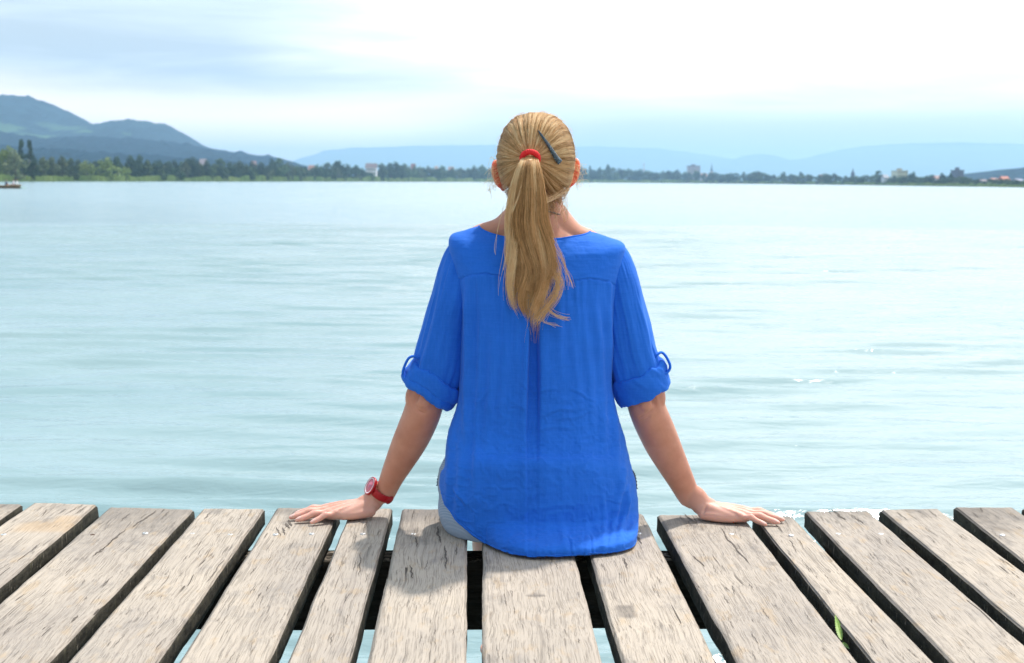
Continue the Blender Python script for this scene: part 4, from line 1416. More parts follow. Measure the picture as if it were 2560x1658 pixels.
# ---- arms
YE = 2.93
armL = [PD(1100, 606, 2.925), PD(1072, 660, 2.925), PD(1040, 760, 2.925), PD(1012, 860, YE), PD(991, 925, YE - .002), PD(980, 962, YE + .004), PD(963, 1003, 2.95), PD(944, 1042, 2.965),
        PD(911, 1108, 2.992), PD(894.5, 1146, 3.008), LL(-0.026, 0.004, 0.058), LL(-0.010, 0.002, 0.036), LL(0.008, 0, 0.026)]
rL = [.036, .042, .045, .043, .0415, .0415, (.038, .0405), (.034, .0372), (.0255, .0275), (.0205, .0228), (.0195, .0235), (.0200, .0245), (.018, .024)]
armR = [PD(1398, 622, 2.925), PD(1428, 676, 2.925), PD(1458, 760, 2.925), PD(1486, 860, YE), PD(1497, 925, YE - .002), PD(1508, 962, YE + .004), PD(1526, 1003, 2.95), PD(1544, 1042, 2.962),
        PD(1579, 1110, 2.985), PD(1603, 1156, 3.000), LR(-0.026, 0.004, 0.056), LR(-0.010, 0.002, 0.036), LR(0.008, 0, 0.026)]
rR = [.036, .042, .045, .043, .0415, .0415, (.039, .0415), (.035, .0390), (.0275, .0310), (.0225, .0255), (.0200, .0240), (.0200, .0245), (.018, .024)]
s.tube(armL, rL, n=30, sub=5)
s.tube(armR, rR, n=30, sub=5)
# elbow bones
s.ellipsoid(PD(985, 936, YE - .037), (.017, .012, .020), 14, 10)
s.ellipsoid(PD(1501, 936, YE - .037), (.017, .012, .020), 14, 10)
s.ellipsoid(PD(1530, 926, YE - .012), (.016, .018, .03), 14, 10)
s.ellipsoid(PD(958, 926, YE - .012), (.016, .018, .03), 14, 10)

# ---- torso, neck and shoulders
lv = [(1262, 175, 2.90, .085), (1200, 196, 2.895, .110), (1140, 200, 2.892, .118), (1060, 170, 2.90, .098), (960, 140, 2.912, .088), (850, 148, 2.925, .083), (740, 160, 2.93, .088),
      (660, 166, 2.93, .090), (600, 158, 2.926, .084), (565, 128, 2.922, .074), (540, 88, 2.920, .062), (515, 68, 2.920, .056), (485, 61, 2.922, .054), (450, 58, 2.926, .054), (415, 60, 2.93, .06)]
rings = []
th = np.arange(40) * 2 * pi / 40
prof = spline([(PD(1248, y, Yc)[0], PD(1248, y, Yc)[2], hw / DPM, Yc, hd) for y, hw, Yc, hd in lv], 4)
for cx, z, hw, Yc, hd in prof:
    cs, sn = np.cos(th), np.sin(th)
    rings.append(np.stack([cx + hw * np.sign(cs) * np.abs(cs) ** .85, Yc + hd * np.sign(sn) * np.abs(sn) ** .9, np.full(40, z)], -1))
s.loft(rings)
s.tube([PD(1225, 508, 2.92), PD(1168, 541, 2.915), PD(1112, 553, 2.915), PD(1085, 585, 2.92)], [.050, .036, .027, .024], n=24, sub=5)
s.tube([PD(1270, 510, 2.92), PD(1325, 549, 2.915), PD(1372, 564, 2.915), PD(1405, 594, 2.92)], [.050, .034, .026, .024], n=24, sub=5)
# ---- head and face
HC = PD(1246, 372, 2.915)
s.ellipsoid(HC, (.0765, .093, .099), 36, 24)
s.ellipsoid(HC + [0, .045, -.045], (.058, .058, .070), 28, 18)          # face and jaw
s.ellipsoid(HC + [0, .078, -.092], (.022, .022, .018), 16, 12)            # chin
s.tube([HC + [0, .098, .0], HC + [0, .108, -.022], HC + [0, .117, -.040]], [.007, .009, .0115], n=14, sub=4)   # nose
for g_ in (-1, 1):
    s.ellipsoid(HC + [g_ * .011, .108, -.043], (.008, .008, .006), 12, 8)
    s.ellipsoid(HC + [g_ * .032, .083, -.033], (.020, .014, .016), 14, 10)  # cheek
    s.tube([HC + [g_ * .012, .094, .012], HC + [g_ * .032, .092, .016], HC + [g_ * .052, .076, .010]], [.006, .007, .005], n=10, sub=4)   # brow
s.ellipsoid(HC + [0, .101, -.066], (.021, .008, .0045), 16, 8)
s.ellipsoid(HC + [0, .099, -.075], (.018, .008, .0055), 16, 8)
# ---- ears


def add_ear(s, px, py, Yc, sgn):
    c = P(px, py, Yc)
    tilt = radians(14) * sgn      # lobe closer to the neck
    flare = radians(38) * sgn
    az_ = np.array([sin(tilt), 0, cos(tilt)])
    ay = np.array([sin(flare), -cos(flare) * 0.999, 0.0])        # back edge direction (outwards, towards the viewer)
    ay -= az_ * (ay @ az_); ay /= np.linalg.norm(ay)
    ax = np.cross(ay, az_)
    A = np.array([ax, ay, az_])
    s.ellipsoid(c, (.0055, .0185, .0305), 22, 18, axes=A)
    # helix rim
    pts = []
    for q in np.linspace(-0.5, 1.15, 12) * pi:
        pts.append(c + az_ * .0300 * sin(q) * (1.0 if sin(q) > 0 else 0.9) + ay * .0175 * cos(q))
    s.tube(pts, [.0045] * 12, n=10, sub=3)
    s.ellipsoid(c - az_ * .030 - ay * .004, (.0058, .0085, .0085), 14, 10, axes=A)
    return c


earL = add_ear(s, 1247, 437, 2.948, -1)
earR = add_ear(s, 1431, 433, 2.948, 1)
# ---- legs
for xo, lean in ((0.028, 0.0), (0.222, 0.0)):
    s.tube([(xo + .0, 2.90, .095), (xo, 3.05, .092), (xo, 3.20, .070), (xo, 3.262, .035), (xo + .002, 3.262, -.045), (xo + .004, 3.258, -.13), (xo + .010, 3.262, -.24),
            (xo + .016, 3.268, -.34), (xo + .018, 3.272, -.41)], [.070, .066, .056, .050, .048, .050, .046, .034, .030], n=26, sub=5)
    f = np.array([xo + .018, 3.272, -.43])
    s.tube([f + [0, -.035, -.008], f + [0, .0, -.006], f + [0, .06, -.016], f + [0, .13, -.030], f + [0, .175, -.036]], [(.024, .028), (.032, .031), (.026, .036), (.017, .040), (.009, .034)], n=20, sub=4, ref=(0, 0, 1))
    for q in range(5):
        t0 = f + [(q - 2) * .0155, .165 - abs(q - 1.2) * .007, -.038]
        s.tube([t0, t0 + [0, .018, -.001], t0 + [0, .036, -.004]], [.0085, .0085, .007] if q else [.012, .012, .010], n=10, sub=3)
body = s.build('body', [M_SKIN, M_NAIL, M_EAR], person)
remesh(body, 0.0024, 6, 0.5)
# detail on the finished surface
me = body.data
co = np.zeros(len(me.vertices) * 3); me.vertices.foreach_get('co', co); co = co.reshape(-1, 3)
org = np.array(world_of(body).translation)
no = np.zeros(len(co) * 3); me.vertices.foreach_get('normal', no); no = no.reshape(-1, 3)
W_ = co + org


def crease(a, c, width, depth):
    """groove along the segment a-c on the side facing the viewer"""
    a, c = np.asarray(a), np.asarray(c)
    d = c - a; L2 = d @ d
    t = np.clip(((W_ - a) @ d) / L2, 0, 1)
    q = W_ - (a + t[:, None] * d)
    dist = np.linalg.norm(q, axis=1)
    f = np.exp(-(dist / width) ** 2) * (1 - 0.6 * (2 * t - 1) ** 2)
    f[no[:, 1] > 0.2] = 0
    co[:] -= no * (f * depth * 1.7)[:, None]


def surf_pt(dx, dy, Yg):
    """the visible surface point of the body behind a pixel of the view"""
    r = PD(dx, dy, 1.0) - EYEV
    d = np.linalg.norm(np.cross(W_ - EYEV, r / np.linalg.norm(r)), axis=1)
    i = np.where((d < 0.004) & (np.abs(W_[:, 1] - Yg) < .12))[0]
    return W_[i[np.argmin(W_[i, 1])]] if len(i) else PD(dx, dy, Yg)


for (x0, y0, x1, y1, w_, dp) in [(962, 944, 990, 954, .0034, .0030), (966, 955, 986, 964, .0028, .0020), (970, 905, 960, 935, .007, .004), (1482, 972, 1518, 955, .0034, .0030),
                                 (1488, 983, 1512, 972, .0028, .0018), (1520, 915, 1526, 945, .008, .005), (872, 1160, 884, 1176, .003, .0014), (1640, 1172, 1628, 1196, .003, .0018), (1633, 1170, 1618, 1200, .0025, .001)]:
    crease(surf_pt(x0, y0, 2.92 if y0 < 1100 else 2.99), surf_pt(x1, y1, 2.92 if y0 < 1100 else 2.99), w_, dp)
# rest on the boards: nothing of the body below the deck top where she sits and leans
ondeck = (W_[:, 1] < 3.13)
co[:, 2] = np.where(ondeck & (co[:, 2] + org[2] < 0.0015), 0.0015 - org[2], co[:, 2])
me.vertices.foreach_set('co', co.ravel())
# nails and ears get their own look
fc = np.zeros(len(me.polygons) * 3); me.polygons.foreach_get('center', fc); fc = fc.reshape(-1, 3) + org
fn = np.zeros(len(me.polygons) * 3); me.polygons.foreach_get('normal', fn); fn = fn.reshape(-1, 3)
mi = np.zeros(len(fc), np.int32)
for c, ax, r in nails:
    q = fc - c
    al = q @ ax; lt = q - np.outer(al, ax); lt[:, 2] = 0
    mi[(np.abs(al) < .0062) & (np.linalg.norm(lt, axis=1) < r * 0.62) & (fn[:, 2] > 0.45)] = 1
for e in (earL, earR):
    q = fc - e
    mi[(np.abs(q[:, 2]) < .042) & (np.abs(q[:, 0]) < .024) & (np.abs(q[:, 1]) < .026) & (np.abs(fc[:, 0] - HC[0]) > .0765)] = 2
me.polygons.foreach_set('material_index', mi)
me.update()
# eyes
for g_ in (-1, 1):
    c = HC + np.array([g_ * .031, .0765, -.004])
    c = c - [0, .0025, 0]
    sE = Soup().ellipsoid(c, (.0120, .0120, .0120), 16, 12)
    eye = sE.build('eye', simple('eye_white', (0.55, 0.52, 0.5), 0.15), person)
    Soup().ellipsoid(c + [0, .0072, -.001], (.0056, .0054, .0056), 14, 10).build('iris', simple('iris_blue', (0.06, 0.10, 0.14), 0.1), eye)

# ---- trousers


def trouser_material():
    m, k, b = mat('striped_cotton')
    g = k.n('ShaderNodeNewGeometry').outputs['Position']
    wv = k.n('ShaderNodeTexWave', wave_type='BANDS', bands_direction='Z', inp={'Scale': 105.0, 'Distortion': 0.6, 'Detail': 1.0, 'Detail Scale': 2.0})
    k.link(k.mapping(g, rot=(0, radians(24), 0)), wv.inputs['Vector'])
    n = k.noise(g, 40, 3)
    c = k.mix(k.rng(wv.outputs[1], 0.35, 0.65, 0, 1, True), (0.19, 0.27, 0.40), (0.42, 0.50, 0.61))
    c = k.mix(k.rng(n, .35, .7, 0, .25), c, (0.2, 0.3, 0.42))
    k.link(c, b.inputs['Base Color'])
    b.inputs['Roughness'].default_value = 0.85
    b.inputs['Specular IOR Level'].default_value = 0.15
    return m


M_TROU = trouser_material()
s = Soup()
hx = PD(1247, 1140, 2.92)[0]
th = np.arange(44) * 2 * pi / 44
rings = []
for z, rx, ry, yc in spline([(-.03, .165, .115, 2.912), (-.012, .190, .138, 2.908), (.012, .210, .152, 2.906), (.045, .2200, .158, 2.910), (.085, .2205, .155, 2.915), (.12, .2195, .145, 2.92), (.150, .212, .12, 2.92), (.18, .192, .1, 2.92), (.215, .15, .09, 2.92)], 4):
    rings.append(np.stack([hx + np.where(np.cos(th) > 0, rx * .965, rx) * np.sign(np.cos(th)) * np.abs(np.cos(th)) ** .9, yc + ry * np.sign(np.sin(th)) * np.abs(np.sin(th)) ** .9, np.full(44, z)], -1))
s.loft(rings)
for xo in (0.028, 0.222):
    sg = -1 if xo < .1 else 1
    s.tube([(xo + sg * .012, 2.90, .088), (xo + sg * .008, 3.05, .086), (xo, 3.20, .066), (xo, 3.266, .032), (xo + .002, 3.264, -.04), (xo + .004, 3.262, -.085)],
           [.090, .084, .070, .060, .058, .056], n=28, sub=5)
    s.tube([(xo + .002, 3.262, -.070), (xo + .003, 3.262, -.088), (xo + .004, 3.262, -.112)], [.0585, .061, .0575], n=28, sub=3, round_ends=False)
tr = s.build('trousers', M_TROU, person)
remesh(tr, 0.004, 4)
me = tr.data
co = np.zeros(len(me.vertices) * 3); me.vertices.foreach_get('co', co); co = co.reshape(-1, 3)
org = np.array(world_of(tr).translation); Wt = co + org
no = np.zeros(len(co) * 3); me.vertices.foreach_get('normal', no); no = no.reshape(-1, 3)
co += no * ((fbm(Wt[:, 0] * 18 + Wt[:, 1] * 9, Wt[:, 2] * 26, 61, 3)[:, None] - 0.5) * 0.010)
Wt = co + org
co[:, 2] = np.where((Wt[:, 1] < 3.13) & (Wt[:, 2] < 0.002), 0.002 - org[2], co[:, 2])
me.vertices.foreach_set('co', co.ravel()); me.update()
# frayed dark waistband edge by the left and right hip
M_TRIM = simple('navy_trim', (0.05, 0.07, 0.13), 0.8, 0.3, 300)
for pts in ([(1026, 1085), (1019, 1096), (1014, 1110), (1012, 1128)], [(1470, 1090), (1477, 1100), (1481, 1115), (1483, 1135)]):
    s = Soup()
    q = spline([PD(x, y, 2.925) for x, y in pts], 5)
    q2 = q + np.stack([np.array([0.0012 if i % 2 else -0.0006, 0, 0]) * (-1 if pts[0][0] < 1200 else 1) for i in range(len(q))])
    s.tube(q2 + np.array([0.004 if pts[0][0] < 1200 else -0.004, 0, 0]), [.0016] * len(q2), n=6, sub=2)
    s.build('waist_trim', M_TRIM, tr)

# ---- blouse


def cloth_material():
    m, k, b = mat('blue_cotton_voile')
    g = k.n('ShaderNodeNewGeometry').outputs['Position']
    n = k.noise(g, 7, 4, 0.6)
    w1 = k.noise(k.mapping(g, scale=(900, 900, 60)), 1.0, 2, 0.5)
    w2 = k.noise(k.mapping(g, scale=(60, 60, 900)), 1.0, 2, 0.5)
    slub = k.noise(k.mapping(g, scale=(220, 220, 9)), 1.0, 3, 0.6)
    slub2 = k.noise(k.mapping(g, scale=(14, 14, 330)), 1.0, 3, 0.6)
    weave = k.math('ADD', k.math('ADD', w1, w2), k.math('ADD', slub, slub2))
    col = k.mix(k.rng(n, 0.3, 0.7), (0.009, 0.130, 0.64), (0.015, 0.170, 0.78))
    col = k.mix(k.rng(weave, 1.75, 2.3, 0, 0.30), col, (0.04, 0.22, 0.90))
    k.link(col, b.inputs['Base Color'])
    b.inputs['Roughness'].default_value = 0.75
    b.inputs['Specular IOR Level'].default_value = 0.18
    b.inputs['Sheen Weight'].default_value = 0.25
    b.inputs['Sheen Roughness'].default_value = 0.5
    b.inputs['Sheen Tint'].default_value = (0.35, 0.6, 1.0, 1)
    bp = k.n('ShaderNodeBump', inp={'Strength': 0.35, 'Distance': 0.0006})
    k.link(weave, bp.inputs['Height']); k.link(bp.outputs[0], b.inputs['Normal'])
    # thin cloth lets a little light through
    tr_ = k.n('ShaderNodeBsdfTranslucent', inp={'Color': (0.02, 0.20, 0.85, 1)})
    mx = k.n('ShaderNodeMixShader', inp={0: 0.13})
    out = [q for q in k.t.nodes if q.type == 'OUTPUT_MATERIAL'][0]
    k.link(b.outputs[0], mx.inputs[1]); k.link(tr_.outputs[0], mx.inputs[2]); k.link(mx.outputs[0], out.inputs['Surface'])
    return m


M_BLUE = cloth_material()
# rings of the body of the blouse, all in pixels of the 2379 px view:
# L(x,y) R(x,y) mid_x, mid_y, Yside, Yback, Yfront, pL, pR, q
RG = [
    (1113, 526, 1371, 538, 1240, 557, 2.905, 2.852, 2.985, 1.2, 1.2, 0.8),
    (1083, 535, 1409, 551, 1240, 576, 2.908, 2.838, 3.000, 1.3, 1.3, 0.75),
    (1047, 549, 1449, 568, 1242, 600, 2.915, 2.824, 3.015, 1.4, 1.4, 0.68),
    (1046, 590, 1447, 606, 1243, 628, 2.922, 2.814, 3.025, 1.3, 1.3, 0.62),
    (1058, 650, 1438, 664, 1245, 655, 2.925, 2.806, 3.032, 1.0, 1.0, 0.60),
    (1069, 715, 1431, 728, 1247, 722, 2.925, 2.800, 3.036, 1.0, 1.0, 0.60),
    (1070, 800, 1423, 808, 1247, 800, 2.925, 2.798, 3.030, 1.0, 1.0, 0.60),
    (1068, 890, 1418, 895, 1247, 880, 2.925, 2.797, 3.020, 1.0, 1.0, 0.62),
    (1062, 945, 1428, 948, 1247, 940, 2.925, 2.794, 3.015, 1.0, 1.0, 0.62),
    (1044, 1005, 1446, 1008, 1247, 1005, 2.922, 2.790, 3.015, 1.0, 1.0, 0.62),
    (1037, 1045, 1458, 1050, 1247, 1052, 2.92, 2.774, 3.015, 1.0, 1.0, 0.64),
    (1034, 1082, 1467, 1090, 1247, 1080, 2.92, 2.752, 3.015, 1.0, 1.0, 0.64),
    (1027, 1092, 1476, 1120, 1247, 1135, 2.918, 2.747, 3.015, 1.05, .9, 0.66),
    (1024, 1099, 1480, 1150, 1247, 1185, 2.915, 2.745, 3.015, 1.1, .75, 0.70),
    (1022.5, 1106, 1482, 1180, 1248, 1230, 2.912, 2.747, 3.015, 1.12, .6, 0.72),
    (1022, 1114, 1482, 1205, 1249, 1266, 2.908, 2.747, 3.015, 1.16, .45, 0.74),
    (1022, 1121, 1478, 1228, 1250, 1295, 2.905, 2.745, 3.015, 1.20, .34, 0.76),
]
R_ = spline(np.array(RG), 17)
NR, NB, NF = len(R_), 300, 90
phi_b = np.linspace(0, pi, NB)                 # left side to right side over the back
# ring parameter used for features
G = np.zeros((NR, NB + NF, 3)); UV = np.zeros((NR, NB, 2))
r_last = R_[-1]
_s = np.maximum(np.sin(phi_b), 0)
_x = r_last[0] + (r_last[2] - r_last[0]) * (1 - np.cos(phi_b)) / 2
_ye = np.where(phi_b < pi / 2, r_last[1], r_last[3]); _p = np.where(phi_b < pi / 2, r_last[9], r_last[10])
YHEM = D(_x * 1.0761, (_ye + (r_last[5] - _ye) * _s ** _p) * 1.0761, 0.004)[:, 1]
for i, rr in enumerate(R_):
    lx, ly, rx, ry, mx_, my, Ys, Yb, Yf, pL, pR, q = rr
    c, sn = np.cos(phi_b), np.sin(phi_b)
    f = (1 - c) / 2
    dx = lx + (rx - lx) * f
    ye = np.where(phi_b < pi / 2, ly, ry)
    p = np.where(phi_b < pi / 2, pL, pR)
    dy = ye + (my - ye) * np.maximum(sn, 0) ** p
    dY = Ys + (Yb - Ys) * np.maximum(sn, 0) ** q
    UV[i, :, 0] = dx; UV[i, :, 1] = dy
    wq = sstep(np.array(float(i)), NR * .84, NR * .97)
    dY = dY + (np.minimum(dY, YHEM) - dY) * wq
    pt = PD(dx, dy, dY)
    low = pt[:, 2] < 0.005
    if low.any():
        dd = D(dx * 1.0761, dy * 1.0761, 0.005)
        pt[low] = dd[low]
    G[i, :NB] = pt
    # front, hidden from here: follows the same ring height over the lap
    ph = np.linspace(0, pi, NF + 2)[1:-1]
    a, bq = G[i, NB - 1], G[i, 0]
    ff = (1 - np.cos(ph)) / 2
    base = a + (bq - a) * ff[:, None]
    base[:, 1] = Ys + (Yf - Ys) * np.sin(ph) ** 0.8
    if i < NR * 0.12:
        base[:, 2] -= 0.035 * np.sin(ph) * (1 - i / (NR * 0.12))
        t_ = sstep(np.array([float(i)]), NR * .78, NR)[0]
    G[i, NB:] = base
u, v = UV[:, :, 0], UV[:, :, 1]
dsp = np.zeros((NR, NB))
# yoke seam and its top stitching
seam = np.interp(u, [1050, 1062, 1090, 1130, 1180, 1240, 1300, 1370, 1410, 1436, 1450], [662, 650, 639, 634, 643, 654, 655, 646, 652, 664, 672])
below = sstep(v, seam - 1, seam + 3)
dsp += 0.0010 * gauss(v, seam - 2, 3) - 0.0020 * gauss(v, seam + 1.5, 1.8)
# gathers hanging from the yoke
Rg = np.random.default_rng(21)
for x0 in [1084, 1098, 1113, 1131, 1150, 1172, 1196, 1288, 1303, 1320, 1338, 1354, 1371, 1388, 1402, 1417]:
    w0 = Rg.uniform(4, 8); a0 = Rg.uniform(.0012, .0032); ln = Rg.uniform(60, 330); dr = Rg.normal(0, 0.03)
    xx = x0 + (v - 650) * dr + 6 * (fbm(v * 0.012, v * 0 + x0, 4, 2) - .5)
    dsp += a0 * gauss(u, xx, w0 + (v - 640).clip(0, 500) * 0.02) * below * np.exp(-((v - 650).clip(0, 2000) / ln))
# centre box pleat: two edges and an inset strip that opens and fades
le = np.interp(v, [640, 780, 860, 1000, 1100, 1290], [1236, 1229, 1226, 1222, 1222, 1224])
re = np.interp(v, [640, 780, 860, 1000, 1100, 1290], [1244, 1250, 1253, 1251, 1249, 1247])
amp = np.interp(v, [650, 690, 800, 900, 980, 1060, 1290], [0, .006, .0108, .0092, .0048, .0016, .0006])
strip = 1.45 * sstep(u, le - 1.2, le + 1.6) * (1 - sstep(u, re - 3, re + 6))
dsp += -amp * strip * below + amp * 0.35 * gauss(u, le - 6, 7) * below + amp * .15 * gauss(u, re + 12, 10) * below
# long soft folds
for x0, x1, y0, y1, w0, a0 in [(1092, 1085, 670, 1050, 9, .0055), (1120, 1104, 720, 1110, 8, .0030), (1150, 1128, 760, 1060, 10, .0028), (1406, 1432, 690, 1060, 9, .0050), (1385, 1402, 700, 1040, 10, .0035),
                               (1360, 1376, 740, 1000, 9, .0025), (1330, 1346, 760, 940, 8, .0018), (1180, 1168, 700, 950, 9, .0018), (1300, 1300, 700, 880, 9, .0018),
                               (1052, 1040, 960, 1190, 9, .0040), (1075, 1062, 980, 1230, 11, .0034), (1440, 1456, 960, 1200, 9, .0040), (1462, 1440, 1110, 1250, 8, .0055), (1420, 1440, 1000, 1150, 9, .0025),
                               (1445, 1425, 1090, 1240, 7, .0035), (1118, 1104, 1020, 1160, 10, .0020), (1342, 1352, 1000, 1060, 14, .0016), (1398, 1404, 1130, 1290, 6, .0016), (1362, 1368, 1180, 1290, 6, .0014), (1300, 1318, 1190, 1290, 8, .0016)]:
    t = np.clip((v - y0) / (y1 - y0), 0, 1)
    xx = x0 + (x1 - x0) * t + 7 * (fbm(v * 0.01, v * 0 + x0, 14, 2) - .5)
    win = sstep(v, y0 - 20, y0 + 60) * (1 - sstep(v, y1 - 60, y1 + 40))
    dsp += a0 * (gauss(u, xx, w0) - 0.35 * gauss(u, xx + w0 * 1.8, w0 * 1.2)) * win
# small creases from wear
for x0, y0, x1, y1, w0, a0 in [(1206, 893, 1226, 902, 2.2, .0016), (1230, 915, 1300, 905, 3, .0012), (1262, 962, 1330, 948, 3, .0018), (1290, 976, 1370, 958, 3, .0012), (1180, 940, 1225, 950, 3, .0010),
                               (1268, 860, 1330, 846, 3, .0008), (1250, 1000, 1330, 990, 4, .001), (1320, 905, 1385, 930, 3, .0010), (1140, 1000, 1180, 975, 3, .0009),
                               (1320, 1250, 1340, 1290, 3, .0014), (1370, 1240, 1385, 1290, 3, .0012), (1395, 1165, 1440, 1163, 2.2, .0009), (1160, 1125, 1210, 1140, 3.5, .0010), (1210, 1200, 1250, 1140, 5, .0010),
                               (1060, 1130, 1085, 1180, 4, .0018), (1085, 850, 1110, 820, 3, .0010), (1110, 930, 1150, 900, 4, .001), (1230, 1180, 1340, 1175, 6, .0008)]:
    d = np.array([x1 - x0, y1 - y0], float); L_ = np.hypot(*d); d /= L_
    al = (u - x0) * d[0] + (v - y0) * d[1]; ac = -(u - x0) * d[1] + (v - y0) * d[0] + 4 * np.sin(al / L_ * 5 + x0)
    dsp += a0 * (np.exp(-(ac / w0) ** 2) - .5 * np.exp(-((ac - 1.8 * w0) / w0) ** 2)) * sstep(al, -8, 12) * (1 - sstep(al, L_ - 12, L_ + 8))
dsp *= 1.1
# crinkle of thin cotton
dsp += (fbm(u * 0.085, v * 0.010, 41, 4) - .5) * 0.0013 * below
dsp += (fbm(u * 0.03, v * 0.03, 43, 4) - .5) * 0.0028
dsp += (fbm(u * 0.02, v * 0.11, 45, 3) - .5) * 0.0013 * (1 - below)
rid = 1 - np.abs(2 * fbm(u * 0.035 + 3, v * 0.05, 47, 3) - 1)
dsp += (rid ** 6) * 0.0014 * sstep(v, 850, 950)
# rolled hem
hemd = (np.arange(NR) / (NR - 1))[:, None] * np.ones((1, NB))
dsp += 0.0008 * gauss(hemd, 0.995, 0.004) - 0.0007 * gauss(hemd, 0.985, 0.003)
dsp += 0.0035 * gauss(u, 1355, 32) * gauss(hemd, 1.0, 0.02)
nrm = grid_normals(G, wrap=True)
if (nrm[:, NB // 2, 1]).mean() > 0:
    nrm = -nrm
sidefade = np.ones(NB); m_ = 6
G[:, :NB] += nrm[:, :NB] * (1.45 * dsp * np.minimum(1, 0.35 + np.sin(phi_b) * 1.4)[None, :])[..., None]
G[:, :, 2] = np.maximum(G[:, :, 2], 0.0035)
FQ = grid_faces(NR, NB + NF, wrap=True)
sz_ = (G[:, 0, 2] + G[:, NB - 1, 2]) / 2
r_end = int(np.argmax(sz_ < 0.20))
fr_ = (FQ[:, 0] % (NB + NF) >= NB - 1)
FQ = FQ[~(fr_ & (FQ[:, 0] // (NB + NF) >= r_end))]
usd = np.unique(FQ); rmp = -np.ones(NR * (NB + NF), int); rmp[usd] = np.arange(len(usd))
shirt = mesh_obj('blouse', G.reshape(-1, 3)[usd], rmp[FQ], M_BLUE, person)
so = shirt.modifiers.new('thickness', 'SOLIDIFY'); so.thickness = 0.0012; so.offset = -1.0
# neck binding
s = Soup()
ring = G[0][::6]
ring = np.vstack([ring, ring[:1]])
s.tube(ring, [.0027] * len(ring), n=10, sub=2, round_ends=False)
s.build('neck_binding', M_BLUE, shirt)

# sleeves


def sleeve(pts, rad, seed, side_sgn):
    """tube of cloth along the upper arm with lengthwise folds"""
    p = spline(np.array(pts), 14); r = spline(np.array(rad), 14)
    tan = np.gradient(p, axis=0); tan /= np.linalg.norm(tan, axis=1, keepdims=True)
    n = 150
    th = np.arange(n) * 2 * pi / n
    rows = []
    for i, (c, t, rr) in enumerate(zip(p, tan, r)):
        a = np.array([0, -1.0, 0]); a -= t * (a @ t); a /= np.linalg.norm(a)
        b_ = np.cross(t, a)
        q = i / (len(p) - 1)
        fold = (fbm(th * 3.2, th * 0 + q * 1.6, seed, 3) - .5) * 0.012 * sstep(np.array(q), 0.08, 0.6)
        fold = fold * (0.6 + 0.4 * np.cos(th * 0)) + (fbm(th * 9.0, th * 0 + q * 4, seed + 5, 3) - .5) * 0.0045
        puck = 0.0012 * np.sin(th * 60) * math.exp(-q * 14)
        # close the seam at 2 pi
        w = sstep(th, 2 * pi - 0.5, 2 * pi)
        f0 = (fbm(np.array([0.0]), np.array([q * 1.6]), seed, 3)[0] - .5) * 0.012 * sstep(np.array(q), 0.08, 0.6)
        fold = fold * (1 - w) + f0 * w
        R1 = rr[0] + fold + puck; R0 = rr[1] + fold + puck
        rows.append(c + np.outer(np.cos(th) * R0, a) + np.outer(np.sin(th) * R1, b_))
    V = np.array(rows)
    o = mesh_obj('sleeve', V.reshape(-1, 3), grid_faces(len(rows), n, wrap=True), M_BLUE, shirt)
    m = o.modifiers.new('thickness', 'SOLIDIFY'); m.thickness = 0.0012; m.offset = 0
    return V


sleeve([PD(1096, 570, 2.922), PD(1082, 590, 2.925), PD(1071, 632, 2.925), PD(1059, 690, 2.925), PD(1046, 750, 2.925), PD(1034, 805, 2.925), PD(1022, 850, 2.927), PD(1012, 885, 2.93)],
       [(.026, .030), (.0410, .046), (.0490, .057), (.0525, .062), (.0555, .060), (.0585, .058), (.0600, .056), (.056, .053)], 5, -1)
sleeve([PD(1404, 582, 2.922), PD(1418, 602, 2.925), PD(1430, 648, 2.925), PD(1441, 705, 2.925), PD(1453, 760, 2.925), PD(1464, 815, 2.925), PD(1476, 855, 2.927), PD(1484, 885, 2.93)],
       [(.026, .030), (.0420, .046), (.0490, .057), (.0525, .062), (.0555, .060), (.0575, .058), (.0580, .056), (.055, .053)], 15, 1)


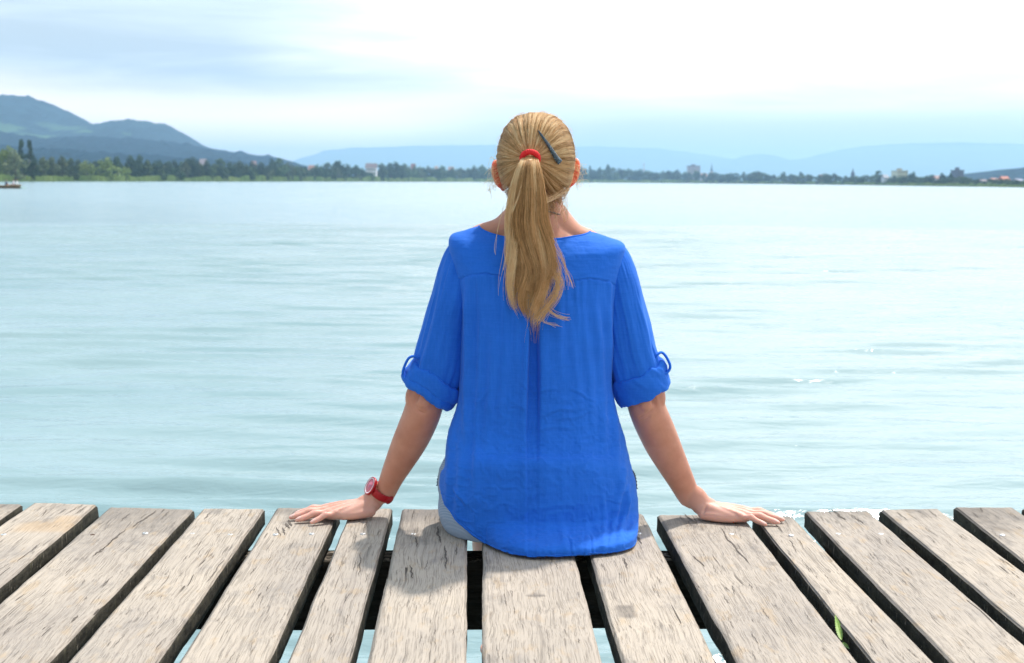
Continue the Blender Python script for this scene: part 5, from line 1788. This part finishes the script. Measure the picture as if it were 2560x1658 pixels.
def cuff(cd, axis_d, halfw, band, depth, seed, Yc, fold_line):
    """rolled cuff: a thick band round the arm; cd centre and axis_d direction in view pixels"""
    c = PD(cd[0], cd[1], Yc)
    ax = PD(cd[0] + axis_d[0], cd[1] + axis_d[1], Yc) - c
    ax[1] = 0.10 * np.linalg.norm(ax)
    ax /= np.linalg.norm(ax)
    a = np.array([0, -1.0, 0]); a -= ax * (a @ ax); a /= np.linalg.norm(a)
    b_ = np.cross(ax, a)
    n = 160
    th = np.arange(n) * 2 * pi / n
    rows = []
    # profile: inner top, over the rolled top edge, down the outside, round the lower edge, back inside
    prof = [(-.42, -.006), (-.50, -.002), (-.53, .003), (-.50, .0075), (-.40, .0095), (-.25, .0100), (-.10, .0095), (fold_line - .03, .0088), (fold_line, .0062), (fold_line + .03, .0080), (.30, .0080), (.42, .0065), (.50, .003), (.53, -.001), (.50, -.005), (.40, -.008), (.1, -.010)]
    prof = spline(np.array(prof), 4)
    for t_, off in prof:
        wv = (fbm(np.cos(th) * 1.7 + 4, np.sin(th) * 1.7 + t_ * 1.2, seed, 4) - .5)
        wv2 = (fbm(np.cos(th) * 5 + 4, np.sin(th) * 5 + t_ * 3, seed + 3, 3) - .5)
        edge = 0.008 * (fbm(np.cos(th) * 3 + 9, np.sin(th) * 3, seed + 8, 3) - .5) * (1 if t_ > 0 else 1.2)
        R1 = halfw + off + wv * .010 + wv2 * .005
        R0 = depth + off + wv * .010 + wv2 * .005
        wv = wv * 1.8
        edge = edge * 1.6
        rows.append(c + ax * (t_ * band) + np.outer(np.cos(th) * R0, a) + np.outer(np.sin(th) * R1, b_) + np.outer(edge, ax))
    V = np.array(rows)
    o = mesh_obj('cuff', V.reshape(-1, 3), grid_faces(len(rows), n, wrap=True), M_BLUE, shirt)
    m = o.modifiers.new('thickness', 'SOLIDIFY'); m.thickness = 0.0012; m.offset = 0
    return o


cuff((1006, 893), (-.56, .83), .0585, .052, .050, 3, 2.928, .12)
cuff((1486, 888), (.40, .92), .0560, .056, .050, 9, 2.928, .46)


def tab(pts, w):
    s = Soup()
    s.tube([PD(x, y, Y_) for x, y, Y_ in pts], [(w, .0030)] * len(pts), n=12, sub=5, ref=(0, 1, 0))
    s.build('cuff_tab', M_BLUE, shirt)


tab([(972, 832, 2.90), (962, 828, 2.90), (950, 832, 2.905), (941, 848, 2.91), (936, 864, 2.91), (938, 876, 2.91), (948, 884, 2.905), (962, 886, 2.90)], .006)
tab([(1520, 836, 2.90), (1527, 824, 2.90), (1537, 819, 2.905), (1547, 828, 2.91), (1556, 846, 2.91), (1556, 857, 2.91), (1549, 866, 2.905), (1540, 868, 2.90)], .006)

# ---- hair


def hair_material(name, dark=(0.25, 0.13, 0.05), mid=(0.84, 0.51, 0.235), light=(1.0, 0.82, 0.51)):
    m, k, b = mat(name)
    at = k.n('ShaderNodeAttribute', attribute_name='tone').outputs['Fac']
    g = k.n('ShaderNodeNewGeometry').outputs['Position']
    n = k.noise(g, 60, 3, 0.6)
    f = k.math('ADD', at, k.math('MULTIPLY', k.math('SUBTRACT', n, 0.5), 0.25), clamp=True)
    k.link(k.ramp(f, [(0.0, dark), (0.45, mid), (1.0, light)]), b.inputs['Base Color'])
    b.inputs['Roughness'].default_value = 0.38
    b.inputs['Specular IOR Level'].default_value = 0.35
    b.inputs['Specular Tint'].default_value = (1.0, 0.9, 0.75, 1)
    tr_ = k.n('ShaderNodeBsdfTranslucent')
    k.link(k.ramp(f, [(0.0, mid), (1.0, light)]), tr_.inputs['Color'])
    mx = k.n('ShaderNodeMixShader', inp={0: 0.22})
    out = [q for q in k.t.nodes if q.type == 'OUTPUT_MATERIAL'][0]
    k.link(b.outputs[0], mx.inputs[1]); k.link(tr_.outputs[0], mx.inputs[2]); k.link(mx.outputs[0], out.inputs['Surface'])
    return m


M_HAIR = hair_material('blonde_hair')


def strands(name, paths, rad, tone, parent, sides=3):
    """paths (n, m, 3), rad (n, m), tone (n,) or (n, m) -> one mesh of thin tubes"""
    n, m, _ = paths.shape
    tan = np.gradient(paths, axis=1)
    tan /= np.maximum(np.linalg.norm(tan, axis=2, keepdims=True), 1e-9)
    ref = np.array([0.31, -0.9, 0.3])
    a = np.cross(tan, ref); a /= np.maximum(np.linalg.norm(a, axis=2, keepdims=True), 1e-6)
    b_ = np.cross(tan, a)
    V = []
    for k_ in range(sides):
        t = 2 * pi * k_ / sides
        V.append(paths + (a * cos(t) + b_ * sin(t)) * rad[..., None])
    V = np.stack(V, 2)                        # n, m, sides, 3
    idx = np.arange(n * m * sides).reshape(n, m, sides)
    f = np.stack([idx[:, :-1], np.roll(idx, -1, 2)[:, :-1], np.roll(idx, -1, 2)[:, 1:], idx[:, 1:]], -1).reshape(-1, 4)
    o = mesh_obj(name, V.reshape(-1, 3), f, M_HAIR, parent)
    at = o.data.attributes.new('tone', 'FLOAT', 'POINT')
    if tone.ndim == 1:
        tone = np.repeat(tone[:, None], m, 1)
    at.data.foreach_set('value', np.repeat(tone[:, :, None], sides, 2).astype(np.float32).ravel())
    return o


# the head as a stack of super-ellipses (hair included): view y, half width, centre x, back Y, front Y
HL = np.array([(261.5, 1, 1246, 2.915, 2.925), (263.5, 22, 1246, 2.885, 2.955), (269, 41, 1246, 2.862, 2.975), (280, 57, 1246, 2.842, 2.990), (296, 71, 1246, 2.826, 3.000), (315, 80, 1246, 2.816, 3.006),
               (340, 87, 1245.5, 2.809, 3.009), (365, 90, 1245, 2.808, 3.008), (390, 89.5, 1245, 2.812, 3.004), (415, 84, 1245, 2.822, 2.99), (440, 76, 1245, 2.836, 2.97), (465, 68, 1245, 2.852, 2.965), (490, 63, 1245, 2.863, 2.965), (520, 62, 1245, 2.866, 2.965)], float)
HZ = np.array([PD(r_[2], r_[0], 2.9)[2] for r_ in HL])
HXc = np.array([PD(r_[2], r_[0], 2.9)[0] for r_ in HL])
HW = HL[:, 1] * 1.0761 / FPX * 2.9
o_ = np.argsort(HZ)


def head_inside(p):
    z = p[..., 2]
    hw = np.interp(z, HZ[o_], HW[o_], left=HW[o_][0], right=0.0005)
    cx = np.interp(z, HZ[o_], HXc[o_])
    yb = np.interp(z, HZ[o_], HL[o_, 3]); yf = np.interp(z, HZ[o_], HL[o_, 4])
    cy, hd = (yb + yf) / 2, (yf - yb) / 2
    val = np.abs((p[..., 0] - cx) / hw) ** 2.15 + np.abs((p[..., 1] - cy) / hd) ** 2.15
    val = np.where(z > HZ.max(), 9, val)
    return val


SC = PD(1245, 372, 2.912)      # centre used for projecting on the scalp


def on_head(d, lift=0.0):
    """surface point of the head in unit direction d from SC, plus lift"""
    d = d / np.linalg.norm(d, axis=-1, keepdims=True)
    lo = np.full(d.shape[:-1], 0.02); hi = np.full(d.shape[:-1], 0.22)
    for _ in range(22):
        mid = (lo + hi) / 2
        ins = head_inside(SC + d * mid[..., None]) < 1
        lo = np.where(ins, mid, lo); hi = np.where(ins, hi, mid)
    return SC + d * (lo + lift)[..., None]


# scalp layer under the strands
nu, nv = 120, 90
az_ = np.linspace(0, 2 * pi, nu, endpoint=False)
pol = np.linspace(0.02, 2.15, nv)
Aq, Pq = np.meshgrid(az_, pol)
dirs = np.stack([np.sin(Aq) * np.sin(Pq), np.cos(Aq) * np.sin(Pq), np.cos(Pq)], -1)
cap = on_head(dirs, -0.0035)
cz = cap[..., 2] - SC[2]
# hairline: forehead and temples in front, behind the ears, nape at the back
front = cap[..., 1] - SC[1]
bottom = np.where(front > 0.03, 0.035, np.interp(front, [-.12, -.055, -.03, .0, .03], [-.112, -.105, -.085, -.03, .03]))
keep = (cz > bottom)
F = grid_faces(nv, nu, wrap=True)
kf = keep.reshape(-1)[F].all(1)
tone_cap = 0.28 + 0.25 * fbm(Aq * 14, Pq * 1.0, 3, 4)
used_ = np.unique(F[kf]); remap = -np.ones(nu * nv, int); remap[used_] = np.arange(len(used_))
hair = mesh_obj('hair', cap.reshape(-1, 3)[used_], remap[F[kf]][:, ::-1], M_HAIR, person)
at = hair.data.attributes.new('tone', 'FLOAT', 'POINT'); at.data.foreach_set('value', tone_cap.reshape(-1)[used_].astype(np.float32))
m_ = hair.modifiers.new('thickness', 'SOLIDIFY'); m_.thickness = 0.003

TIE = PD(1231, 369, 2.800)
tdir = TIE - SC; tdir /= np.linalg.norm(tdir)
R = np.random.default_rng(5)
NS, MS = 12000, 18
# start directions: cluster centres give locks of equal course
starts = []
while len(starts) < NS:
    d = R.normal(size=3); d /= np.linalg.norm(d)
    p = on_head(d[None])[0]
    fy = p[1] - SC[1]; zz = p[2] - SC[2]
    if fy > 0.045: continue
    lim = np.interp(fy, [-.12, -.055, -.03, .0, .03], [-.110, -.104, -.083, -.028, .03])
    if zz < lim: continue
    if R.random() < 0.25 and zz > -0.02: continue
    starts.append(d)
starts = np.array(starts)
# more strands from the edge of the hair
ang = np.arccos(np.clip(starts @ tdir, -1, 1))
far = R.random(NS) < 0.55
target = np.where(far, np.minimum(ang * 1.25, 1.9), ang)
# azimuth of each strand about the tie direction
e1 = np.cross(tdir, [0, 0, 1.0]); e1 /= np.linalg.norm(e1); e2 = np.cross(e1, tdir)
phi = np.arctan2(starts @ e2, starts @ e1)
nl = 150
lock_phi = np.sort(R.uniform(-pi, pi, nl)); li = np.argmin(np.abs(phi[:, None] - lock_phi[None]), 1)
phi_l = phi + (lock_phi[li] - phi) * 0.30
t = np.linspace(1, 0, MS)[None, :]
th_ = target[:, None] * (t * 0.97 + 0.03)
bend = (0.16 * np.sin(th_ * 1.9) * np.sin(2 * phi)[:, None]) + (R.normal(0, 0.012, (NS, 1))) + 0.035 * np.sin(lock_phi[li] * 37)[:, None] * np.sin(t * pi)
ph = phi_l[:, None] + bend + 0.018 * np.sin(t * 9 + R.uniform(0, 6, (NS, 1)))
dv_ = tdir * np.cos(th_)[..., None] + (e1 * np.cos(ph)[..., None] + e2 * np.sin(ph)[..., None]) * np.sin(th_)[..., None]
lock_h = R.uniform(-0.0008, 0.0014, nl)
lift = lock_h[li][:, None] * np.sin(t * pi * .9 + .15) + R.uniform(-0.0022, 0.0010, (NS, 1)) + 0.0010 * np.sin(t * 14 + R.uniform(0, 6, (NS, 1))) * 0.5
pts = on_head(dv_, lift)
zlim = np.interp(pts[..., 1] - SC[1], [-.12, -.055, -.03, .0, .03], [-.114, -.108, -.088, -.033, .025])
ok = ((pts[..., 2] - SC[2] > zlim) & (pts[..., 1] - SC[1] < 0.075)).mean(1) > 0.88
tone = np.clip(0.48 + 0.22 * np.sin(lock_phi[li] * 53 + li) + R.normal(0, 0.17, NS), 0.02, 1)
# darker roots over the middle parting region, brighter on the upper right sweep
rad = np.full((NS, MS), 0.00034); rad[:, 0] = 0.0001; rad[:, 1] = 0.0003
strands('hair_strands', pts[ok], rad[ok], tone[ok], hair)

# hair tie: crocheted ring
tie_ax = np.array([-0.05, -0.86, -0.50]); tie_ax /= np.linalg.norm(tie_ax)
ta = np.cross(tie_ax, [0, 0, 1.0]); ta /= np.linalg.norm(ta); tb = np.cross(ta, tie_ax)
TC = PD(1231.5, 368, 2.792)
s = Soup()
q = np.linspace(0, 2 * pi, 97)
M_RED = simple('red_crochet', (0.72, 0.012, 0.015), 0.7, 0.25, 500, bump=0.4)
for kk in range(2):
    ringp = np.array([TC + ta * .0165 * cos(a) + tb * .0150 * sin(a) + (ta * cos(a) + tb * sin(a)) * .0022 * cos(a * 14 + kk * pi) + tie_ax * .0026 * sin(a * 14 + kk * pi) for a in q])
    s.tube(ringp, [.0042] * len(ringp), n=10, sub=1, round_ends=False)
s.build('hair_tie', M_RED, person)

# ponytail
PC = np.array([(1231, 366, 2.800), (1230, 376, 2.780), (1228, 395, 2.768), (1226, 430, 2.770), (1225, 470, 2.778), (1224, 510, 2.786), (1230, 550, 2.792), (1236, 590, 2.790), (1240, 630, 2.787),
               (1238, 670, 2.786), (1234, 710, 2.786), (1236, 750, 2.787), (1241, 838, 2.788)], float)
PW = np.array([16, 21, 27, 36, 42, 47, 52, 55, 55, 49, 41, 31, 13], float) / DPM      # half width
PT = np.array([.011, .015, .019, .024, .026, .024, .021, .018, .016, .014, .012, .009, .004])
C3 = np.stack([PD(a, b_, c_) for a, b_, c_ in PC])
MP = 34
tt = np.linspace(0, 1, MP)
knots = np.linspace(0, 1, len(PC))
Cs = spline(C3, 8); ks = np.linspace(0, 1, len(Cs))
NP_ = 8000
nlk = 46
lo_a = R.uniform(-1, 1, nlk); lo_b = R.uniform(-1, 1, nlk)
k_ok = lo_a ** 2 + lo_b ** 2 < 1
lo_a, lo_b = lo_a[k_ok], lo_b[k_ok]; nlk = len(lo_a)
# lock behaviour
l_amp = R.uniform(.003, .0105, nlk); l_ph = R.uniform(0, 6.28, nlk); l_fr = R.uniform(1.6, 3.0, nlk); l_tone = R.uniform(.18, .92, nlk)
l_len = np.clip(1.0 - 0.34 * np.abs(lo_a) ** 1.3 * R.uniform(0.3, 1.0, nlk) - R.uniform(0, .20, nlk), .5, 1.0)
a_ = R.uniform(-1, 1, NP_ * 2); b2 = R.uniform(-1, 1, NP_ * 2)
sel = (a_ ** 2 + b2 ** 2 < 1); a_, b2 = a_[sel][:NP_], b2[sel][:NP_]; NP_ = len(a_)
lk = np.argmin((a_[:, None] - lo_a) ** 2 + (b2[:, None] - lo_b) ** 2, 1)
ln = l_len[lk] * (1 - np.abs(R.normal(0, .13, NP_))) + R.normal(0, .02, NP_)
ln = np.clip(ln, .35, .965)
s_ = np.minimum(tt[None, :] * ln[:, None], 1.0)                          # arc parameter along the tail
gather = sstep(s_, 0.35, 0.95) * 0.55
A_ = a_[:, None] * (1 - gather) + lo_a[lk][:, None] * gather
B_ = b2[:, None] * (1 - gather) + lo_b[lk][:, None] * gather
cen = np.stack([np.interp(s_, ks, Cs[:, j]) for j in range(3)], -1)
Wd = np.interp(s_, knots, PW); Td = np.interp(s_, knots, PT)
wave = l_amp[lk][:, None] * np.sin(s_ * 2 * pi * l_fr[lk][:, None] + l_ph[lk][:, None]) * sstep(s_, .30, .75)
l_dep = R.uniform(-.006, .006, nlk)
wave2 = l_dep[lk][:, None] * sstep(s_, .1, .4) * 1.6 + l_amp[lk][:, None] * .6 * np.cos(s_ * 2 * pi * l_fr[lk][:, None] + l_ph[lk][:, None]) * sstep(s_, .30, .75)
jx = R.normal(0, .0012, (NP_, 1)) * s_ * 3 + 0.0008 * np.sin(s_ * 22 + R.uniform(0, 6, (NP_, 1)))
paths = cen.copy()
paths[..., 0] += A_ * Wd + wave + jx
paths[..., 1] += -B_ * Td + wave2 * .6
# stray ones that leave the tail
st = R.random(NP_) < 0.035
paths[st, :, 0] += (R.normal(0, .018, st.sum())[:, None]) * (s_[st] ** 1.6)
paths[..., 2] += R.normal(0, .001, (NP_, 1))
tone = np.clip(l_tone[lk] + R.normal(0, .15, NP_) - 0.10 * (b2 < -0.2), 0.03, 1)
rad = np.full((NP_, MP), .00036) * np.interp(tt, [0, .05, .8, 1], [.8, 1, .9, .25])[None]
pony = strands('ponytail', paths, rad, tone, person)
# dense core so no light shows through
s = Soup()
s.tube(C3[:-3], [(max(t_ * .62, .003), max(w_ * .70, .003)) for w_, t_ in zip(PW[:-3], PT[:-3])], n=20, sub=4, ref=(0, 1, 0))
core = s.build('hair_core', M_HAIR, pony)
at = core.data.attributes.new('tone', 'FLOAT', 'POINT'); at.data.foreach_set('value', np.full(len(core.data.vertices), .22, np.float32))

# wisps: lock that swings right at the bottom, loose hairs at ears and neck
wp, wt = [], []


def wisp(pts, n, spread, tn=.6):
    base = spline(np.array([PD(*q) for q in pts]), 8)
    k_ = np.linspace(0, 1, 22); kb = np.linspace(0, 1, len(base))
    b0 = np.stack([np.interp(k_, kb, base[:, j]) for j in range(3)], -1)
    for _ in range(n):
        off = R.normal(0, spread, 3) * np.array([1, .6, .6]); off2 = R.normal(0, spread * 1.1, 3)
        wp.append(b0 + off * (1 - k_[:, None] * .5) + off2 * k_[:, None] ** 2 + 0.0008 * np.sin(k_ * 12 + R.uniform(0, 6))[:, None])
        wt.append(np.clip(tn + R.normal(0, .15), 0, 1))


wisp([(1270, 560, 2.785), (1292, 600, 2.785), (1300, 640, 2.785), (1288, 675, 2.785), (1270, 705, 2.784), (1284, 728, 2.784), (1304, 738, 2.784), (1320, 741, 2.784)], 20, .0032, .6)
wisp([(1275, 545, 2.785), (1300, 590, 2.785), (1312, 620, 2.785), (1320, 640, 2.785), (1326, 662, 2.785)], 16, .005, .6)
wisp([(1240, 640, 2.782), (1258, 690, 2.780), (1270, 720, 2.78), (1262, 745, 2.78), (1285, 752, 2.782), (1296, 755, 2.782)], 8, .003, .65)
wisp([(1262, 610, 2.782), (1296, 650, 2.780), (1290, 690, 2.78), (1262, 725, 2.78), (1246, 742, 2.782)], 90, .0048, .62)
wisp([(1185, 520, 2.79), (1175, 580, 2.79), (1180, 620, 2.79), (1194, 655, 2.79)], 18, .0022, .6)
wisp([(1186, 560, 2.79), (1178, 590, 2.79), (1170, 625, 2.79)], 5, .002, .7)
wisp([(1170, 480, 2.84), (1160, 520, 2.83), (1152, 560, 2.82), (1150, 590, 2.81)], 3, .002, .75)
wisp([(1212, 375, 2.78), (1218, 400, 2.752), (1210, 440, 2.748), (1192, 490, 2.75)], 5, .0012, .9)
wisp([(1255, 470, 2.79), (1290, 455, 2.83), (1310, 440, 2.86), (1318, 425, 2.88)], 30, .006, .5)
for _ in range(70):
    sd = R.choice([-1, 1])
    x0, y0 = (1150, 385) if sd < 0 else (1340, 385)
    y0 += R.uniform(-14, 50)
    l_ = R.uniform(6, 26)
    x1, y1 = x0 + sd * l_ * R.uniform(-.1, 1), y0 + R.uniform(-16, 22)
    x2, y2 = x1 + sd * R.uniform(-6, 14), y1 + R.uniform(-8, 26)
    wisp([(x0 - sd * 12, y0 - R.uniform(0, 12), 2.90), (x0, y0, 2.90), (x1, y1, 2.91), (x2, y2, 2.92)], 1, .002, .85)
for _ in range(46):    # fine hairs at the nape, loose round the neck
    x0 = R.uniform(1262, 1318); y0 = R.uniform(455, 492)
    wisp([(x0, y0 - 18, 2.845), (x0 + R.uniform(-4, 6), y0, 2.852), (x0 + R.uniform(-10, 8), y0 + R.uniform(6, 18), 2.855), (x0 + R.uniform(-14, 10), y0 + R.uniform(14, 46), 2.858)], 1, .001, .6)
for _ in range(60):    # short hairs standing off the crown outline
    a = R.uniform(-1.35, 1.35)
    d = np.array([sin(a), R.uniform(-.45, .2), cos(a)])
    p = on_head(d[None])[0]
    tn_ = np.cross(d, [0, 1, 0]); tn_ /= np.linalg.norm(tn_)
    l_ = R.uniform(.008, .022) * R.choice([-1, 1])
    k_ = np.linspace(0, 1, 22)[:, None]
    wp.append(p + tn_ * l_ * k_ + (p - SC) / np.linalg.norm(p - SC) * (R.uniform(.001, .006) * np.sin(k_ * 2.4)))
    wt.append(.8)
wp = np.array(wp); wt = np.array(wt)
strands('loose_hair', wp, np.full(wp.shape[:2], .00026), wt, hair)

# hair clip
s = Soup()
A0, A1 = PD(1249.5, 308, 0)[None][0] * 0, None
cp = [(1250, 309), (1258, 323), (1268, 339), (1279, 355), (1289, 368), (1299, 377)]
pts = []
for x, y in cp:
    d = PD(x, y, 2.82) - SC
    pts.append(on_head(d[None], 0.0055)[0])
pts = np.array(pts)
# carry the points along the view ray so that the course stays as seen
cl = spline(pts, 6)
tan = np.gradient(cl, axis=0); tan /= np.linalg.norm(tan, axis=1, keepdims=True)
wid = np.interp(np.linspace(0, 1, len(cl)), [0, .1, .5, .9, 1], [.0012, .0020, .0042, .0062, .0068])
rings = []
for c, t_, w_ in zip(cl, tan, wid):
    nn_ = c - SC; nn_ -= t_ * (nn_ @ t_); nn_ /= np.linalg.norm(nn_)
    sd = np.cross(t_, nn_)
    ring = []
    for a in np.linspace(0, 2 * pi, 14, endpoint=False):
        ring.append(c + sd * w_ * cos(a) + nn_ * (.0032 * sin(a) + .0006))
    rings.append(np.array(ring))
s.loft(rings)
s.ellipsoid(cl[-1] - tan[-1] * .002, (.0042, .0042, .0042), 12, 8)
m, k, b = mat('dark_marbled_enamel')
g = k.n('ShaderNodeNewGeometry').outputs['Position']
n = k.noise(g, 420, 3, 0.6, 0.6)
k.link(k.ramp(n, [(0.0, (0.006, 0.012, 0.018)), (0.55, (0.012, 0.03, 0.05)), (0.64, (0.10, 0.22, 0.30)), (0.72, (0.5, 0.55, 0.5))]), b.inputs['Base Color'])
b.inputs['Roughness'].default_value = 0.22
b.inputs['Coat Weight'].default_value = 0.5
s.build('hair_clip', m, person)

# necklace
s = Soup()
nk = []
for (x, y, Y_) in [(1176, 505, 2.90), (1196, 494, 2.872), (1225, 489, 2.8615), (1262, 489.5, 2.8620), (1285, 494, 2.870), (1303, 500, 2.885), (1316, 508, 2.905), (1322, 516, 2.93)]:
    nk.append(PD(x, y, Y_))
nkc = PD(1246, 505, 2.92)
nk2 = [nkc + [.070, .05, -.030], nkc + [.03, .085, -.075], nkc + [-.01, .09, -.078], nkc + [-.07, .045, -.03]]
ringp = np.array(nk + nk2 + [nk[0]])
s.tube(ringp, [.0015] * len(ringp), n=8, sub=6, round_ends=False)
s.build('necklace', simple('dark_cord', (0.09, 0.075, 0.06), 0.4, 0.3, 400), person)

# ---- watch on the left wrist
w0, w1 = PD(897, 1128, 3.002), PD(884, 1160, 3.012)
wc = PD(889.5, 1144, 3.008)
wax = w1 - w0; wax /= np.linalg.norm(wax)
wax = wax + np.array([0.34, 0, 0.0]) * 0 ; 
tilt_ax = PD(889.5 - 20, 1144 + 34, 3.02) - wc      # strap plane normal (runs along the forearm, dial end higher)
tilt_ax /= np.linalg.norm(tilt_ax)
va = np.array([0, -1.0, 0]); va -= tilt_ax * (va @ tilt_ax); va /= np.linalg.norm(va)
vb = np.cross(tilt_ax, va)
if vb[0] > 0: vb = -vb         # vb points outwards, to the left
m, k, b = mat('red_translucent_plastic')
b.inputs['Base Color'].default_value = (0.42, 0.008, 0.016, 1)
b.inputs['Roughness'].default_value = 0.35
b.inputs['Subsurface Weight'].default_value = 0.4
b.inputs['Subsurface Radius'].default_value = (0.004, 0.0005, 0.0005)
b.inputs['Specular IOR Level'].default_value = 0.4
M_STRAP = m
watch = empty('watch', tuple(wc)); watch.parent = person; watch.matrix_parent_inverse = parent_inv(person)
s = Soup()
rings = []
th = np.linspace(0, 2 * pi, 73)
hw_ = np.interp(np.abs((th + pi) % (2 * pi) - pi), [0, .35, .8, 3.15], [.0135, .0120, .0095, .0085])      # half width of band, 0 = dial side
for a, h_ in zip(th, hw_):
    rad_ = np.array([.0262, .0242])
    dr = vb * cos(a) * rad_[0] + va * sin(a) * rad_[1]
    out_ = vb * cos(a) + va * sin(a)
    c = wc + dr
    rings.append(np.array([c - tilt_ax * h_, c - tilt_ax * h_ + out_ * .0016, c - tilt_ax * h_ * .5 + out_ * .0024, c + tilt_ax * h_ * .5 + out_ * .0024, c + tilt_ax * h_ + out_ * .0016, c + tilt_ax * h_]))
s.loft(rings, True, False)
s.build('strap', M_STRAP, watch)
# free end and buckle on the inner side
s = Soup()
inner = wc + vb * cos(2.45) * .0280 + va * sin(2.45) * .0262
io_ = vb * cos(2.45) + va * sin(2.45); it_ = np.cross(tilt_ax, io_)
rg = []
for q in np.linspace(0, 2 * pi, 25):
    rg.append(inner + it_ * .0085 * cos(q) + tilt_ax * .0098 * sin(q))
rg = np.array(rg)
s.tube(rg, [.0017] * len(rg), n=8, sub=1, round_ends=False)
s.loft([np.array([inner + it_ * .0085 * cos(q) * f_ + tilt_ax * .0098 * sin(q) * f_ + io_ * z_ for q in np.linspace(0, 2 * pi, 24, endpoint=False)]) for f_, z_ in ((1, -.002), (1, .0012), (.8, .0018), (.02, .0018))])
s.build('buckle', M_STRAP, watch)
dc = wc + vb * .0325 - tilt_ax * .0015 + va * .004
dn = vb * .92 + va * .38 - tilt_ax * .12; dn /= np.linalg.norm(dn)
d1 = tilt_ax - dn * (tilt_ax @ dn); d1 /= np.linalg.norm(d1); d2 = np.cross(dn, d1)
th = np.linspace(0, 2 * pi, 48, endpoint=False)
disc = lambda r_, z_: np.array([dc + (d1 * cos(a) + d2 * sin(a)) * r_ * 1.12 + dn * z_ for a in th])
s = Soup(); s.loft([disc(.0140, -.0065), disc(.0180, -.0050), disc(.0192, -.0020), disc(.0192, .0015), disc(.0182, .0026), disc(.0172, .0024), disc(.0170, .0012)])
s.build('case', M_STRAP, watch)
m_dial = simple('pink_dial', (0.62, 0.16, 0.22), 0.4, 0.12, 300)
s = Soup(); s.loft([disc(.0168, .0010), disc(.0168, .00135), disc(.0004, .00135)])
dial = s.build('dial', m_dial, watch)
m_rim = simple('silver_white_rim', (0.85, 0.80, 0.84), 0.3, 0.05, 100)
s = Soup(); s.loft([disc(.0172, .0014), disc(.0172, .0022), disc(.0150, .0022), disc(.0150, .0014)], True, False)
s.build('dial_ring', m_rim, watch)
m_mark = simple('grey_violet_marks', (0.20, 0.10, 0.22), 0.5)
for ang, ln_, wd in ((0.6, .008, .0006), (2.2, .0115, .00045)):
    e = d1 * cos(ang) + d2 * sin(ang); f_ = np.cross(dn, e)
    v = [dc + e * -.002 + f_ * wd + dn * .0016, dc + e * -.002 - f_ * wd + dn * .0016, dc + e * ln_ - f_ * wd * .5 + dn * .0016, dc + e * ln_ + f_ * wd * .5 + dn * .0016]
    v += [q + dn * .0003 for q in v]
    s = Soup().add(v, [(0, 1, 2, 3), (4, 7, 6, 5), (0, 4, 5, 1), (1, 5, 6, 2), (2, 6, 7, 3), (3, 7, 4, 0)])
    s.build('watch_hand', m_mark, watch)
# ------------------------------------------------------------------ the air over the lake
hz = Soup().box((-12000, -400, WATER_Z - 1.0), (12000, 15600, 350))
m_haze = bpy.data.materials.new('haze')
m_haze.use_nodes = True
t = m_haze.node_tree
for n in list(t.nodes):
    t.nodes.remove(n)
k = NT(t)
out = k.n('ShaderNodeOutputMaterial')
pv = k.n('ShaderNodeVolumePrincipled')
pv.inputs['Color'].default_value = (0.43, 0.67, 0.96, 1)
pv.inputs['Density'].default_value = 1.7e-4
pv.inputs['Anisotropy'].default_value = 0.4
k.link(pv.outputs[0], out.inputs['Volume'])
hzo = hz.build('haze', m_haze, None, False)
tag(hzo, 'thin bluish haze over the lake and the far hills', 'haze', kind='stuff')
